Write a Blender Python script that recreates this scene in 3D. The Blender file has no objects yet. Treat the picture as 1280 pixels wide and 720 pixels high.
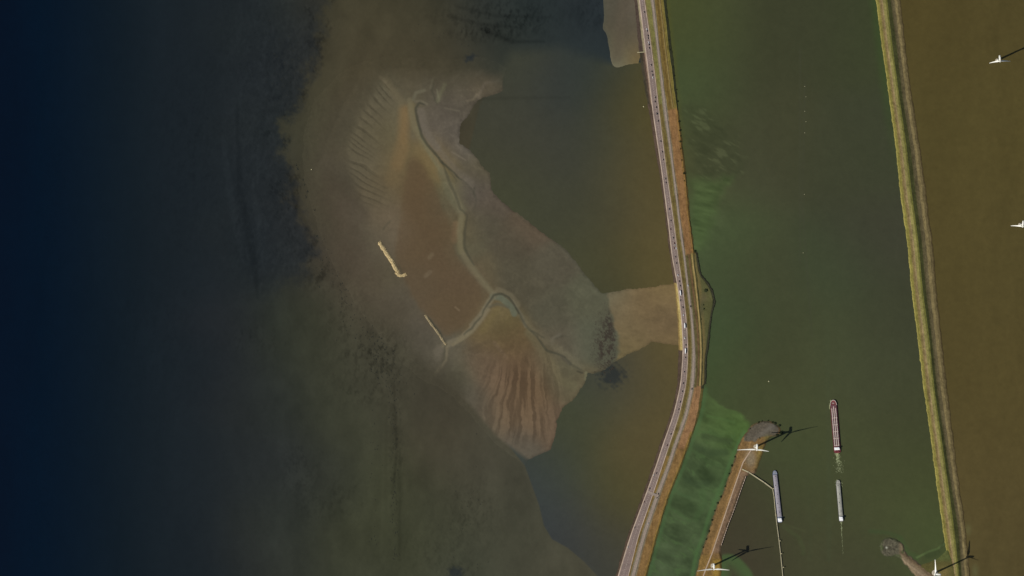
import bpy, bmesh, math, random
import numpy as np
from mathutils import Vector, Matrix

random.seed(7)
RNG = np.random.RandomState(11)
SC = bpy.context.scene
COL = SC.collection
S = 2.0                                   # metres per photograph pixel


def wx(px): return (px - 640.0) * S
def wy(py): return (360.0 - py) * S


# ------------------------------------------------------------------ camera, sky, sun, exposure
CAM_H = 15000.0
cam = bpy.data.cameras.new('camera')
cam.sensor_width = 36.0
cam.lens = 36.0 * CAM_H / (1280 * S)
cam.clip_start = 10.0
cam.clip_end = 120000.0
cam_ob = bpy.data.objects.new('camera', cam)
cam_ob.location = (0, 0, CAM_H)
COL.objects.link(cam_ob)
SC.camera = cam_ob

SUN_EL = math.radians(42.0)
SUN_DIR = Vector((-0.907 * math.cos(SUN_EL), -0.421 * math.cos(SUN_EL), math.sin(SUN_EL))).normalized()
world = bpy.data.worlds.new('World')
SC.world = world
world.use_nodes = True
nt = world.node_tree
bg = nt.nodes['Background']
sky = nt.nodes.new('ShaderNodeTexSky')
sky.sky_type = 'NISHITA'
sky.sun_disc = False
sky.sun_elevation = SUN_EL
sky.sun_rotation = math.atan2(SUN_DIR.x, SUN_DIR.y)
nt.links.new(sky.outputs[0], bg.inputs[0])
bg.inputs[1].default_value = 0.06
sun = bpy.data.lights.new('sun', 'SUN')
sun.energy = 4.0
sun.angle = math.radians(0.5)
sun.color = (1.0, 0.955, 0.89)
sun_ob = bpy.data.objects.new('sun', sun)
sun_ob.rotation_euler = SUN_DIR.to_track_quat('Z', 'Y').to_euler()
COL.objects.link(sun_ob)
SC.view_settings.view_transform = 'Standard'
SC.view_settings.look = 'None'
SC.view_settings.gamma = 1
SC.view_settings.use_curve_mapping = False
SC.view_settings.exposure = 0.0

# response of a level white surface under this light (linear RGB): base colours are
# photograph colour / response
RESP = np.array([0.947, 0.963, 1.043])


def lin(c):
    c = np.asarray(c, float) / 255.0
    return np.where(c <= 0.04045, c / 12.92, ((c + 0.055) / 1.055) ** 2.4)


def alb(c):
    """sRGB value seen on a level sunlit surface -> base colour of that surface"""
    return np.clip(lin(c) / RESP, 0.0005, 0.85)


# ------------------------------------------------------------------ tagging helpers
def tag(o, label=None, cat=None, group=None, kind=None):
    if label: o['label'] = label
    if cat: o['category'] = cat
    if group: o['group'] = group
    if kind: o['kind'] = kind
    return o


def empty(name, loc, rz=0.0):
    o = bpy.data.objects.new(name, None)
    o.location = loc
    o.rotation_euler = (0, 0, rz)
    o.empty_display_size = 5
    COL.objects.link(o)
    return o


def copy_tree(o, parent=None):
    c = o.copy()
    COL.objects.link(c)
    c.parent = parent
    for ch in o.children:
        copy_tree(ch, c)
    return c


# ------------------------------------------------------------------ materials
def principled(name, color, rough=0.8, spec=0.3, metal=0.0):
    m = bpy.data.materials.new(name)
    m.use_nodes = True
    b = m.node_tree.nodes['Principled BSDF']
    b.inputs['Base Color'].default_value = (*color, 1)
    b.inputs['Roughness'].default_value = rough
    b.inputs['Specular IOR Level'].default_value = spec
    b.inputs['Metallic'].default_value = metal
    return m


def noisy(name, srgb, rough=0.8, spec=0.3, scale=0.3, amount=0.25, metal=0.0):
    m = principled(name, alb(srgb), rough, spec, metal)
    t = m.node_tree
    b = t.nodes['Principled BSDF']
    tc = t.nodes.new('ShaderNodeTexCoord')
    n = t.nodes.new('ShaderNodeTexNoise')
    n.inputs['Scale'].default_value = scale
    n.inputs['Detail'].default_value = 6
    t.links.new(tc.outputs['Object'], n.inputs['Vector'])
    mr = t.nodes.new('ShaderNodeMapRange')
    mr.inputs['From Min'].default_value = 0.25
    mr.inputs['From Max'].default_value = 0.75
    mr.inputs['To Min'].default_value = 1 - amount
    mr.inputs['To Max'].default_value = 1 + amount
    t.links.new(n.outputs['Fac'], mr.inputs['Value'])
    mx = t.nodes.new('ShaderNodeVectorMath')
    mx.operation = 'SCALE'
    mx.inputs[0].default_value = tuple(alb(srgb))
    t.links.new(mr.outputs[0], mx.inputs['Scale'])
    t.links.new(mx.outputs[0], b.inputs['Base Color'])
    return m


def attr_mat(name, rough=0.9, spec=0.2, fine=0.02, amount=0.12, stretch=None):
    """material whose base colour is the mesh's own mapped ground colour, broken by noise"""
    m = bpy.data.materials.new(name)
    m.use_nodes = True
    t = m.node_tree
    b = t.nodes['Principled BSDF']
    b.inputs['Roughness'].default_value = rough
    b.inputs['Specular IOR Level'].default_value = spec
    a = t.nodes.new('ShaderNodeAttribute')
    a.attribute_name = 'ground_colour'
    g = t.nodes.new('ShaderNodeNewGeometry')
    n = t.nodes.new('ShaderNodeTexNoise')
    n.inputs['Scale'].default_value = fine
    n.inputs['Detail'].default_value = 8
    n.inputs['Roughness'].default_value = 0.65
    t.links.new(g.outputs['Position'], n.inputs['Vector'])
    mr = t.nodes.new('ShaderNodeMapRange')
    mr.inputs['From Min'].default_value = 0.25
    mr.inputs['From Max'].default_value = 0.75
    mr.inputs['To Min'].default_value = 1 - amount
    mr.inputs['To Max'].default_value = 1 + amount
    t.links.new(n.outputs['Fac'], mr.inputs['Value'])
    mx = t.nodes.new('ShaderNodeVectorMath')
    mx.operation = 'SCALE'
    t.links.new(a.outputs['Color'], mx.inputs[0])
    t.links.new(mr.outputs[0], mx.inputs['Scale'])
    t.links.new(mx.outputs[0], b.inputs['Base Color'])
    return m


# ------------------------------------------------------------------ numeric helpers (photo-pixel map coordinates)
_tab = {}


def vnoise(X, Y, scale, seed):
    """smooth value noise in 0..1 on map coordinates"""
    if seed not in _tab:
        _tab[seed] = np.random.RandomState(seed).rand(256, 256)
    T = _tab[seed]
    u = X / scale + 1000.0; v = Y / scale + 1000.0
    i = np.floor(u).astype(int); j = np.floor(v).astype(int)
    f = u - i; g = v - j
    f = f * f * (3 - 2 * f); g = g * g * (3 - 2 * g)
    a = T[i % 256, j % 256]; b = T[(i + 1) % 256, j % 256]
    c = T[i % 256, (j + 1) % 256]; d = T[(i + 1) % 256, (j + 1) % 256]
    return (a * (1 - f) + b * f) * (1 - g) + (c * (1 - f) + d * f) * g


def fbm(X, Y, scale, seed, octaves=4, gain=0.55):
    s = 0; w = 1.0; t = 0
    for k in range(octaves):
        s = s + w * vnoise(X, Y, scale / 2 ** k, seed + k)
        t += w; w *= gain
    return s / t


def sstep(a, b, x):
    t = np.clip((x - a) / (b - a), 0, 1)
    return t * t * (3 - 2 * t)


def seg_dist(X, Y, pts, closed=False):
    """distance to a polyline and the 0..1 place along it"""
    best = np.full(X.shape, 1e9); par = np.zeros(X.shape)
    n = len(pts)
    m = n if closed else n - 1
    for k in range(m):
        x0, y0 = pts[k][:2]; x1, y1 = pts[(k + 1) % n][:2]
        dx, dy = x1 - x0, y1 - y0
        L = dx * dx + dy * dy + 1e-9
        t = np.clip(((X - x0) * dx + (Y - y0) * dy) / L, 0, 1)
        d = (X - x0 - t * dx) ** 2 + (Y - y0 - t * dy) ** 2
        w = d < best
        best = np.where(w, d, best); par = np.where(w, (k + t) / m, par)
    return np.sqrt(best), par


def inside(X, Y, poly):
    r = np.zeros(X.shape, bool)
    n = len(poly)
    for k in range(n):
        x0, y0 = poly[k][:2]; x1, y1 = poly[(k + 1) % n][:2]
        if y0 == y1: continue
        c = ((y0 > Y) != (y1 > Y)) & (X < (x1 - x0) * (Y - y0) / (y1 - y0) + x0)
        r ^= c
    return r


def sdist(X, Y, poly):
    d, _ = seg_dist(X, Y, poly, True)
    return np.where(inside(X, Y, poly), d, -d)


def smooth_pts(pts, it=2, closed=False):
    """Chaikin corner cutting"""
    for _ in range(it):
        q = []
        n = len(pts)
        rng = range(n if closed else n - 1)
        if not closed: q.append(pts[0])
        for k in rng:
            a, b = pts[k], pts[(k + 1) % n]
            q.append(tuple(0.75 * p + 0.25 * r for p, r in zip(a, b)))
            q.append(tuple(0.25 * p + 0.75 * r for p, r in zip(a, b)))
        if not closed: q.append(pts[-1])
        pts = q
    return pts


def boxed(X, Y, pts, pad):
    xs = [p[0] for p in pts]; ys = [p[1] for p in pts]
    return (X > min(xs) - pad) & (X < max(xs) + pad) & (Y > min(ys) - pad) & (Y < max(ys) + pad)


def field(X, Y, pts, sigma=38.0, sat=1.0, gain=1.0):
    """smooth colour field (linear albedo) from scattered samples x, y, r, g, b"""
    P = np.array(pts, float)
    rgb = P[:, 2:5]; gm = rgb.mean(1, keepdims=True)
    C = alb((gm + (rgb - gm) * sat) * gain)
    num = np.zeros(X.shape + (3,)); den = np.zeros(X.shape)
    for k in range(len(P)):
        d2 = (X - P[k, 0]) ** 2 + (Y - P[k, 1]) ** 2
        w = np.exp(-d2 / (2 * sigma * sigma)) + 1e-4 / (1 + (d2 / sigma ** 2) ** 1.5)
        num += w[..., None] * C[k]; den += w
    return num / den[..., None]


def mix(c, k, f):
    return c * (1 - f[..., None]) + np.asarray(k) * f[..., None]


def stroke(c, X, Y, pts, width, col, soft=1.0, op=1.0, taper=False):
    """lay a soft-edged band of another bed material along a line"""
    m = boxed(X, Y, pts, width + soft + 1)
    if not m.any(): return c
    x, y = X[m], Y[m]
    d, t = seg_dist(x, y, pts)
    w = width / 2
    if taper: w = w * (0.25 + 0.75 * np.sin(np.pi * np.clip(t, 0.02, 0.98)))
    f = op * (1 - sstep(w - soft / 2, w + soft, d))
    c = c.copy()
    c[m] = mix(c[m], alb(col), f)
    return c


def scale_stroke(c, X, Y, pts, width, k, soft=1.0, taper=True):
    m = boxed(X, Y, pts, width + soft + 1)
    if not m.any(): return c
    x, y = X[m], Y[m]
    d, t = seg_dist(x, y, pts)
    w = width / 2
    if taper: w = w * (0.2 + 0.8 * np.sin(np.pi * np.clip(t, 0.02, 0.98)))
    f = 1 - sstep(w - soft / 2, w + soft, d)
    c = c.copy()
    c[m] = c[m] * (1 + (k - 1) * f)[..., None]
    return c


# ------------------------------------------------------------------ surveyed lines of the place (photo pixels)
# main dike: y : west water edge, road left, road right, path left, path right, field right, east edge
DIKE = np.array([
    (0, 793, 799, 805.5, 813, 818, 829.5, 832.5),
    (36, 796.5, 803.5, 811, 817.5, 822, 833.5, 836.5),
    (73, 800.5, 808, 816, 822, 826, 838, 841.5),
    (105, 806, 812, 820, 825.5, 830, 842, 844.5),
    (140, 812, 816, 824, 829, 834.5, 846.5, 848),
    (210, 824, 826.5, 832.5, 839.5, 843, 855, 856.5),
    (280, 833.5, 835.5, 842.6, 847.7, 851.7, 862, 863.5),
    (320, 838, 839.8, 847.5, 853.5, 857, 867, 868.5),
    (360, 844.0, 847.5, 853.5, 858, 862, 872, 875),
    (400, 847, 852, 858, 863, 867, 876, 879),
    (437, 849, 854, 860, 865, 870, 878, 881),
    (480, 848, 851, 858, 863, 869, 877, 880),
    (520, 838.5, 841.5, 848.7, 855, 860, 872, 874),
    (560, 824, 827, 835.5, 839.5, 845.5, 858, 859.5),
    (574, 819.5, 823, 830.8, 836, 841.6, 854, 855.5),
    (620, 803.5, 806.5, 815.5, 818, 825, 834.5, 836),
    (670, 785, 787.7, 798, 801, 808, 820, 821.5),
    (720, 770, 772.5, 785.7, 787.7, 795, 807, 808.5)], float)
EAST = np.array([
    (0, 1094.5, 1109, 1113, 1125), (62, 1103, 1116, 1121, 1132), (124, 1111.7, 1124.6, 1128, 1140),
    (182, 1119.4, 1133, 1137.5, 1149.6), (244, 1125.5, 1140, 1144.4, 1157.5),
    (302, 1134, 1148, 1152, 1165.5), (364, 1139.5, 1153.5, 1157, 1170.5), (422, 1147, 1161.6, 1164.5, 1176.5),
    (484, 1154, 1167.7, 1170.5, 1183.5), (542, 1162.5, 1176, 1179, 1190.5), (604, 1170.5, 1185, 1188, 1198.5),
    (664, 1179, 1193, 1198, 1207), (720, 1188, 1199, 1201.5, 1212.5)], float)


def extend(T, far=2000.0):
    """carry the outer stations on outwards along their own slope"""
    a = T[0].copy(); s0 = (T[2, 1:] - T[0, 1:]).mean() / (T[2, 0] - T[0, 0])
    a[1:] -= s0 * far; a[0] -= far
    b = T[-1].copy(); s1 = (T[-1, 1:] - T[-3, 1:]).mean() / (T[-1, 0] - T[-3, 0])
    b[1:] += s1 * far; b[0] += far
    return np.vstack([a, T, b])


def table(T):
    E = extend(T)
    ys = np.concatenate([[-2000, -400], np.arange(-120, 841, 2.0), [1100, 2700]])
    dense = np.array([[np.interp(y, E[:, 0], E[:, k]) for k in range(1, E.shape[1])] for y in ys])
    # smooth the bends
    ker = np.exp(-0.5 * (np.arange(-9, 10) / 4.5) ** 2); ker /= ker.sum()
    mid = dense[2:-2]
    pad = np.vstack([np.repeat(mid[:1], 9, 0) + (np.arange(-9, 0)[:, None]) * (mid[1] - mid[0]),
                     mid, np.repeat(mid[-1:], 9, 0) + (np.arange(1, 10)[:, None]) * (mid[-1] - mid[-2])])
    sm = np.stack([np.convolve(pad[:, k], ker, 'valid') for k in range(mid.shape[1])], 1)
    dense[2:-2] = sm
    return ys, dense


DY, DX = table(DIKE)
EY, EX = table(EAST)


def dike_x(y, col): return np.interp(y, DY, DX[:, col])
def east_x(y, col): return np.interp(y, EY, EX[:, col])


SHOAL_EAST = [(634, 84), (630, 100.6), (629, 114), (612, 121), (597, 125), (588.6, 141), (577, 155.5), (575, 178),
              (590, 190), (597, 198), (600, 206), (613, 216), (615, 236), (623, 249), (647, 266), (660, 275), (674, 289),
              (692, 299), (712, 318), (731, 340), (743, 357), (752, 366.4)]
BAR_N = [(763, 366), (780, 362), (800, 359), (862, 352)]
BAR_S = [(866, 436), (832, 431), (815, 429), (800, 437), (786, 441.6), (769.5, 454), (757, 463)]
SHOAL_SE = [(745, 466), (735, 466), (733, 474), (721, 495), (705, 511), (697, 527), (694, 545), (689, 563), (672, 570),
            (660, 575), (656, 582)]
SHOAL_WEST = [(617.5, 554), (599, 533), (581, 511), (565, 495), (545, 484), (526, 474), (505, 455), (470, 415), (440, 375),
              (415, 330), (395, 280), (380, 225), (378, 170), (395, 120), (430, 85), (480, 70), (560, 74), (600, 70)]
SHOAL = SHOAL_EAST + BAR_N + BAR_S + SHOAL_SE + SHOAL_WEST
WEST_LINE = [(656, 582)] + SHOAL_WEST + [(634, 84)]
BEACH = [(756, -60), (754, 0), (756, 24), (752, 36), (758, 42), (761, 60), (764, 80), (769, 84.5), (776, 83.8), (784, 80.5),
         (806, 78), (803, -60)]
BEACH_S = smooth_pts(BEACH, 2, True)
SEAM_SW = [(656, 582), (665, 607), (674, 632), (680, 657), (690, 674), (710, 685), (730, 702), (746, 719), (790, 760),
           (300, 900), (200, 700), (400, 560), (540, 470)]
ISLET = [(868, 314), (871.5, 316), (873, 329), (875.5, 343), (885, 354), (890, 363), (893.5, 377.5), (889.5, 394),
         (886.5, 418), (885, 432), (882.5, 446), (882, 470), (881.5, 483), (872, 484), (866, 400), (862, 340)]
SPIT = [(866, 730), (870, 718), (877.5, 686), (885, 670), (893, 639), (907, 608), (919, 570), (924, 553), (930, 545),
        (938, 533), (946, 528), (956, 525.5), (967, 526.5), (975, 534), (976, 541), (970, 546), (962, 546),
        (957, 556), (954, 566), (947, 585), (944.5, 593), (934, 593), (927.5, 608), (918, 636), (909, 659.5), (901, 683),
        (902, 694), (902.5, 702), (901, 730)]
TIP = [(928, 551), (933, 541), (940, 532.5), (948, 528.5), (957, 527), (967, 528), (973.5, 535), (974, 541), (968, 545),
       (958, 545), (948, 549), (940, 553)]
MOLE = [(1098, 684), (1101, 676), (1108, 671.5), (1118, 673), (1126, 677), (1130, 684), (1131, 690), (1140, 697), (1152, 706),
        (1166, 716), (1172, 732), (1150, 732), (1143, 718), (1132, 707), (1122, 695), (1112, 696), (1103, 695)]
APRON = [(1150, 706), (1158, 704.5), (1170, 700), (1180, 692), (1186, 684), (1200, 730), (1160, 732), (1148, 712)]


# ------------------------------------------------------------------ bed and water colours
WEST_PTS = []
for yy in (-20, 100, 220, 340, 460, 580, 700, 760):
    for xx, c in ((-20, (5, 17, 34)), (20, (6, 19, 35)), (60, (9, 21, 37)), (110, (14, 25, 37)), (160, (20, 29, 37)),
                  (210, (26, 33, 39)), (250, (29, 35, 40))):
        WEST_PTS.append((xx, yy) + c)
WEST_PTS += [(300, y_, 33, 38, 41) for y_ in (0, 100, 200, 300)] + [(290, 400, 36, 39, 43), (300, 480, 37, 40, 42),
    (300, 580, 37, 41, 42), (310, 700, 41, 44, 43)]
WEST_PTS += [
    (340, 40, 38, 45, 44), (345, 120, 34, 39, 42), (340, 200, 33, 38, 43), (345, 280, 36, 42, 43), (340, 340, 39, 44, 42),
    (350, 420, 48, 52, 45), (350, 500, 43, 47, 44), (360, 580, 42, 45, 46), (360, 640, 44, 48, 45), (370, 700, 50, 53, 47),
    (380, 40, 52, 55, 44), (378, 100, 58, 60, 45), (365, 160, 56, 60, 45), (370, 220, 56, 59, 47), (385, 290, 62, 61, 51),
    (400, 340, 60, 60, 50), (400, 400, 57, 59, 46), (410, 460, 58, 60, 48), (420, 520, 58, 60, 48), (410, 600, 54, 56, 47),
    (430, 670, 60, 62, 47), (450, 720, 58, 60, 48), (430, 40, 62, 62, 46), (420, 100, 70, 67, 51), (410, 170, 74, 70, 55),
    (415, 240, 74, 68, 55), (440, 320, 78, 70, 57), (460, 380, 78, 71, 59), (440, 430, 64, 63, 51), (470, 470, 66, 64, 53),
    (470, 520, 60, 61, 48), (490, 600, 62, 64, 48), (500, 680, 62, 64, 48), (520, 500, 68, 64, 53), (540, 560, 66, 62, 50),
    (550, 640, 65, 66, 52), (600, 580, 70, 67, 56), (620, 640, 68, 68, 56), (640, 600, 70, 69, 58), (660, 700, 70, 70, 58),
    (700, 720, 72, 70, 58), (580, 710, 64, 66, 54),
    (470, 60, 68, 66, 50), (480, 20, 62, 63, 47), (520, 50, 68, 66, 50), (540, 20, 58, 61, 47), (560, 70, 66, 65, 50),
    (600, 10, 42, 49, 46), (610, 40, 47, 53, 48), (640, 60, 56, 58, 47), (650, 15, 38, 47, 48), (660, 40, 40, 48, 50),
    (690, 20, 45, 51, 52), (700, 60, 46, 52, 53), (735, 15, 40, 46, 50), (745, 30, 38, 44, 50), (740, 70, 46, 54, 54)]
CORE_PTS = [
    (640, 90, 58, 60, 50), (620, 140, 60, 60, 50), (650, 160, 58, 59, 51), (700, 110, 53, 56, 53), (740, 100, 46, 54, 53),
    (770, 110, 54, 58, 48), (785, 130, 64, 64, 46), (803, 120, 80, 72, 38), (810, 140, 84, 74, 40), (610, 190, 63, 63, 49),
    (660, 210, 62, 62, 50), (710, 190, 58, 59, 52), (750, 180, 56, 60, 52), (770, 200, 68, 66, 46), (800, 200, 78, 70, 45),
    (820, 220, 82, 73, 44), (640, 250, 64, 66, 48), (690, 260, 62, 63, 50), (740, 260, 60, 62, 50), (770, 270, 74, 69, 48),
    (820, 280, 82, 73, 46), (720, 310, 66, 67, 49), (760, 330, 70, 68, 46), (800, 330, 82, 74, 45), (835, 330, 86, 76, 46),
    (750, 355, 62, 63, 46), (835, 460, 86, 76, 47), (800, 470, 80, 72, 48), (765, 470, 52, 57, 58), (752, 490, 60, 64, 52),
    (785, 500, 78, 71, 48), (740, 520, 62, 66, 49), (710, 540, 63, 66, 49), (690, 580, 58, 63, 52), (670, 590, 53, 58, 60),
    (690, 630, 54, 59, 60), (715, 660, 54, 57, 59), (740, 600, 64, 67, 48), (780, 560, 78, 72, 46), (820, 530, 84, 75, 46),
    (790, 610, 80, 74, 44), (760, 640, 70, 67, 46), (730, 690, 54, 57, 58), (770, 690, 70, 67, 50), (800, 560, 82, 72, 48),
    (755, 715, 58, 60, 56)]
MID_PTS = [
    (850, 30, 66, 76, 41), (870, 50, 66, 80, 45), (900, 40, 62, 74, 46), (950, 40, 58, 60, 44), (1000, 20, 58, 61, 45),
    (1050, 40, 58, 61, 45), (1085, 30, 57, 64, 44), (860, 110, 64, 84, 50), (880, 130, 64, 80, 48), (920, 110, 61, 68, 46),
    (860, 180, 68, 78, 42), (890, 180, 66, 73, 50), (925, 200, 66, 74, 53), (885, 230, 66, 75, 47), (870, 290, 70, 92, 56),
    (895, 300, 63, 80, 50), (960, 180, 62, 63, 46), (1050, 200, 60, 63, 48), (1095, 180, 57, 61, 47), (900, 350, 61, 77, 47),
    (905, 400, 58, 78, 50), (900, 440, 60, 82, 48), (940, 340, 62, 70, 47), (970, 400, 62, 66, 47), (1040, 340, 60, 68, 50),
    (1090, 300, 58, 59, 49), (1115, 400, 58, 61, 47), (1040, 440, 64, 70, 50), (1090, 470, 62, 66, 49), (1130, 520, 60, 63, 45),
    (1080, 560, 65, 70, 48), (1000, 540, 66, 71, 48), (950, 490, 65, 70, 47), (1000, 480, 65, 70, 49), (940, 460, 62, 67, 46),
    (900, 480, 60, 80, 46), (985, 580, 62, 72, 48), (940, 620, 62, 65, 45), (950, 650, 62, 60, 46), (1000, 640, 62, 66, 46),
    (1010, 600, 62, 66, 46), (1090, 640, 66, 70, 48), (1140, 640, 68, 74, 48), (1150, 590, 62, 67, 44), (940, 700, 62, 62, 46),
    (1000, 700, 63, 65, 47), (1070, 700, 64, 64, 48), (1110, 710, 62, 64, 47), (1150, 680, 64, 76, 46)]
COVE_PTS = [
    (880, 492, 70, 92, 54), (895, 505, 70, 92, 52), (915, 522, 76, 106, 54), (925, 535, 76, 106, 52), (900, 530, 72, 98, 54),
    (905, 515, 74, 100, 52), (880, 515, 68, 84, 52), (878, 555, 64, 80, 53), (900, 555, 66, 86, 52), (870, 590, 64, 82, 54),
    (895, 590, 66, 88, 54), (850, 630, 65, 84, 54), (880, 630, 64, 86, 54), (835, 670, 66, 84, 56), (865, 670, 64, 80, 54),
    (825, 710, 66, 84, 58), (850, 710, 64, 78, 55), (872, 700, 68, 92, 58)]
LAKE_PTS = [(1150, 20, 76, 70, 39), (1260, 20, 74, 69, 40), (1180, 150, 77, 72, 41), (1270, 160, 76, 71, 40), (1180, 300, 78, 72, 41),
            (1270, 320, 77, 72, 42), (1200, 450, 78, 72, 42), (1270, 480, 77, 71, 41), (1210, 600, 79, 72, 43),
            (1270, 620, 78, 72, 43), (1225, 700, 80, 74, 46), (1270, 710, 78, 72, 44)]
SHOAL_PTS = [
    (482, 108, 92, 86, 68), (470, 140, 90, 82, 64), (455, 170, 91, 83, 64), (447, 200, 88, 80, 63), (485, 165, 96, 87, 64),
    (497, 200, 104, 90, 62), (470, 200, 92, 83, 64), (495, 225, 102, 86, 60), (475, 240, 93, 83, 64), (488, 275, 104, 90, 71),
    (490, 300, 102, 89, 72), (508, 140, 98, 90, 68), (500, 120, 84, 76, 60), (525, 225, 92, 72, 48), (525, 260, 90, 72, 49),
    (520, 310, 92, 76, 55), (555, 290, 90, 72, 50), (550, 330, 91, 74, 55), (585, 350, 93, 76, 60), (530, 350, 87, 76, 60),
    (560, 390, 92, 78, 58), (590, 380, 92, 76, 56), (543, 195, 114, 96, 62), (551, 215, 112, 98, 65), (561, 240, 94, 89, 66),
    (556, 262, 94, 84, 64), (575, 290, 98, 88, 64), (578, 312, 92, 87, 68), (600, 345, 94, 87, 68), (540, 150, 92, 83, 73),
    (560, 175, 92, 84, 75), (580, 185, 92, 85, 76), (600, 212, 90, 85, 69), (590, 235, 88, 80, 73), (612, 250, 86, 78, 70),
    (600, 280, 78, 75, 64), (640, 305, 80, 75, 64), (662, 283, 90, 79, 67), (640, 340, 79, 76, 64), (690, 330, 82, 79, 68),
    (735, 375, 82, 84, 70), (690, 390, 82, 81, 69), (655, 360, 79, 76, 64), (735, 425, 83, 87, 74), (705, 430, 88, 84, 73),
    (605, 388, 98, 88, 68), (625, 400, 98, 88, 60), (610, 420, 98, 85, 60), (645, 430, 92, 79, 56), (655, 460, 93, 75, 54),
    (600, 450, 99, 83, 66), (620, 470, 100, 84, 67), (665, 490, 94, 78, 56), (635, 510, 102, 87, 68), (675, 520, 102, 87, 68),
    (692, 530, 100, 82, 66), (610, 520, 92, 84, 70), (650, 560, 90, 83, 72), (590, 500, 86, 80, 68), (570, 470, 86, 82, 66),
    (720, 485, 96, 86, 64), (685, 455, 93, 91, 70), (705, 475, 94, 90, 70), (545, 445, 88, 82, 70), (505, 380, 83, 75, 62),
    (525, 420, 84, 77, 66), (535, 465, 88, 80, 68), (475, 300, 84, 77, 62), (485, 340, 84, 76, 60), (565, 440, 92, 85, 70),
    (540, 108, 84, 77, 63), (575, 112, 88, 80, 67), (600, 102, 86, 79, 66), (620, 104, 88, 80, 69), (560, 138, 86, 78, 67),
    (585, 132, 88, 80, 68), (570, 150, 88, 80, 72), (575, 90, 84, 78, 64), (610, 90, 86, 79, 66), (515, 90, 80, 72, 55),
    (450, 110, 78, 71, 55), (425, 160, 78, 72, 57), (420, 220, 78, 71, 58), (440, 270, 82, 73, 60), (450, 320, 81, 73, 60),
    (600, 570, 72, 70, 58)]
BAR_PTS = [(760, 372, 92, 92, 72), (775, 385, 112, 100, 70), (800, 380, 114, 97, 64), (838, 370, 116, 100, 62), (830, 410, 108, 92, 62),
           (800, 415, 108, 94, 64), (775, 420, 108, 97, 68), (790, 433, 106, 94, 58), (765, 450, 102, 96, 64), (845, 430, 114, 98, 62),
           (838, 390, 108, 92, 64)]
BEACH_PTS = [(762, 10, 88, 84, 70), (775, 30, 92, 86, 70), (792, 15, 102, 93, 78), (770, 60, 98, 94, 74), (783, 60, 102, 93, 72),
             (796, 72, 126, 106, 62), (772, 80, 114, 112, 90), (798, 50, 104, 94, 76)]

MID_PTS = [(x, y, r + 1, g + 1, b - 2) if x > 945 else (x, y, r + 1, g - 5, b - 1) for x, y, r, g, b in MID_PTS]
COVE_PTS = [(x, y, r + 4, g + 2, b) for x, y, r, g, b in COVE_PTS]
SHOAL_PTS = [(x, y, r + 1, g - 1, b - 5) if x > 595 and y < 450 else (x, y, r - 1, g, b - 1) for x, y, r, g, b in SHOAL_PTS]
BAR_PTS = [(x, y, r + 2, g - 1, b) for x, y, r, g, b in BAR_PTS]
WEST_PTS = [(x, y, r + 3, g - 1, b) if 365 < x < 640 and y < 330 else (x, y, r, g, b) for x, y, r, g, b in WEST_PTS]


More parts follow.
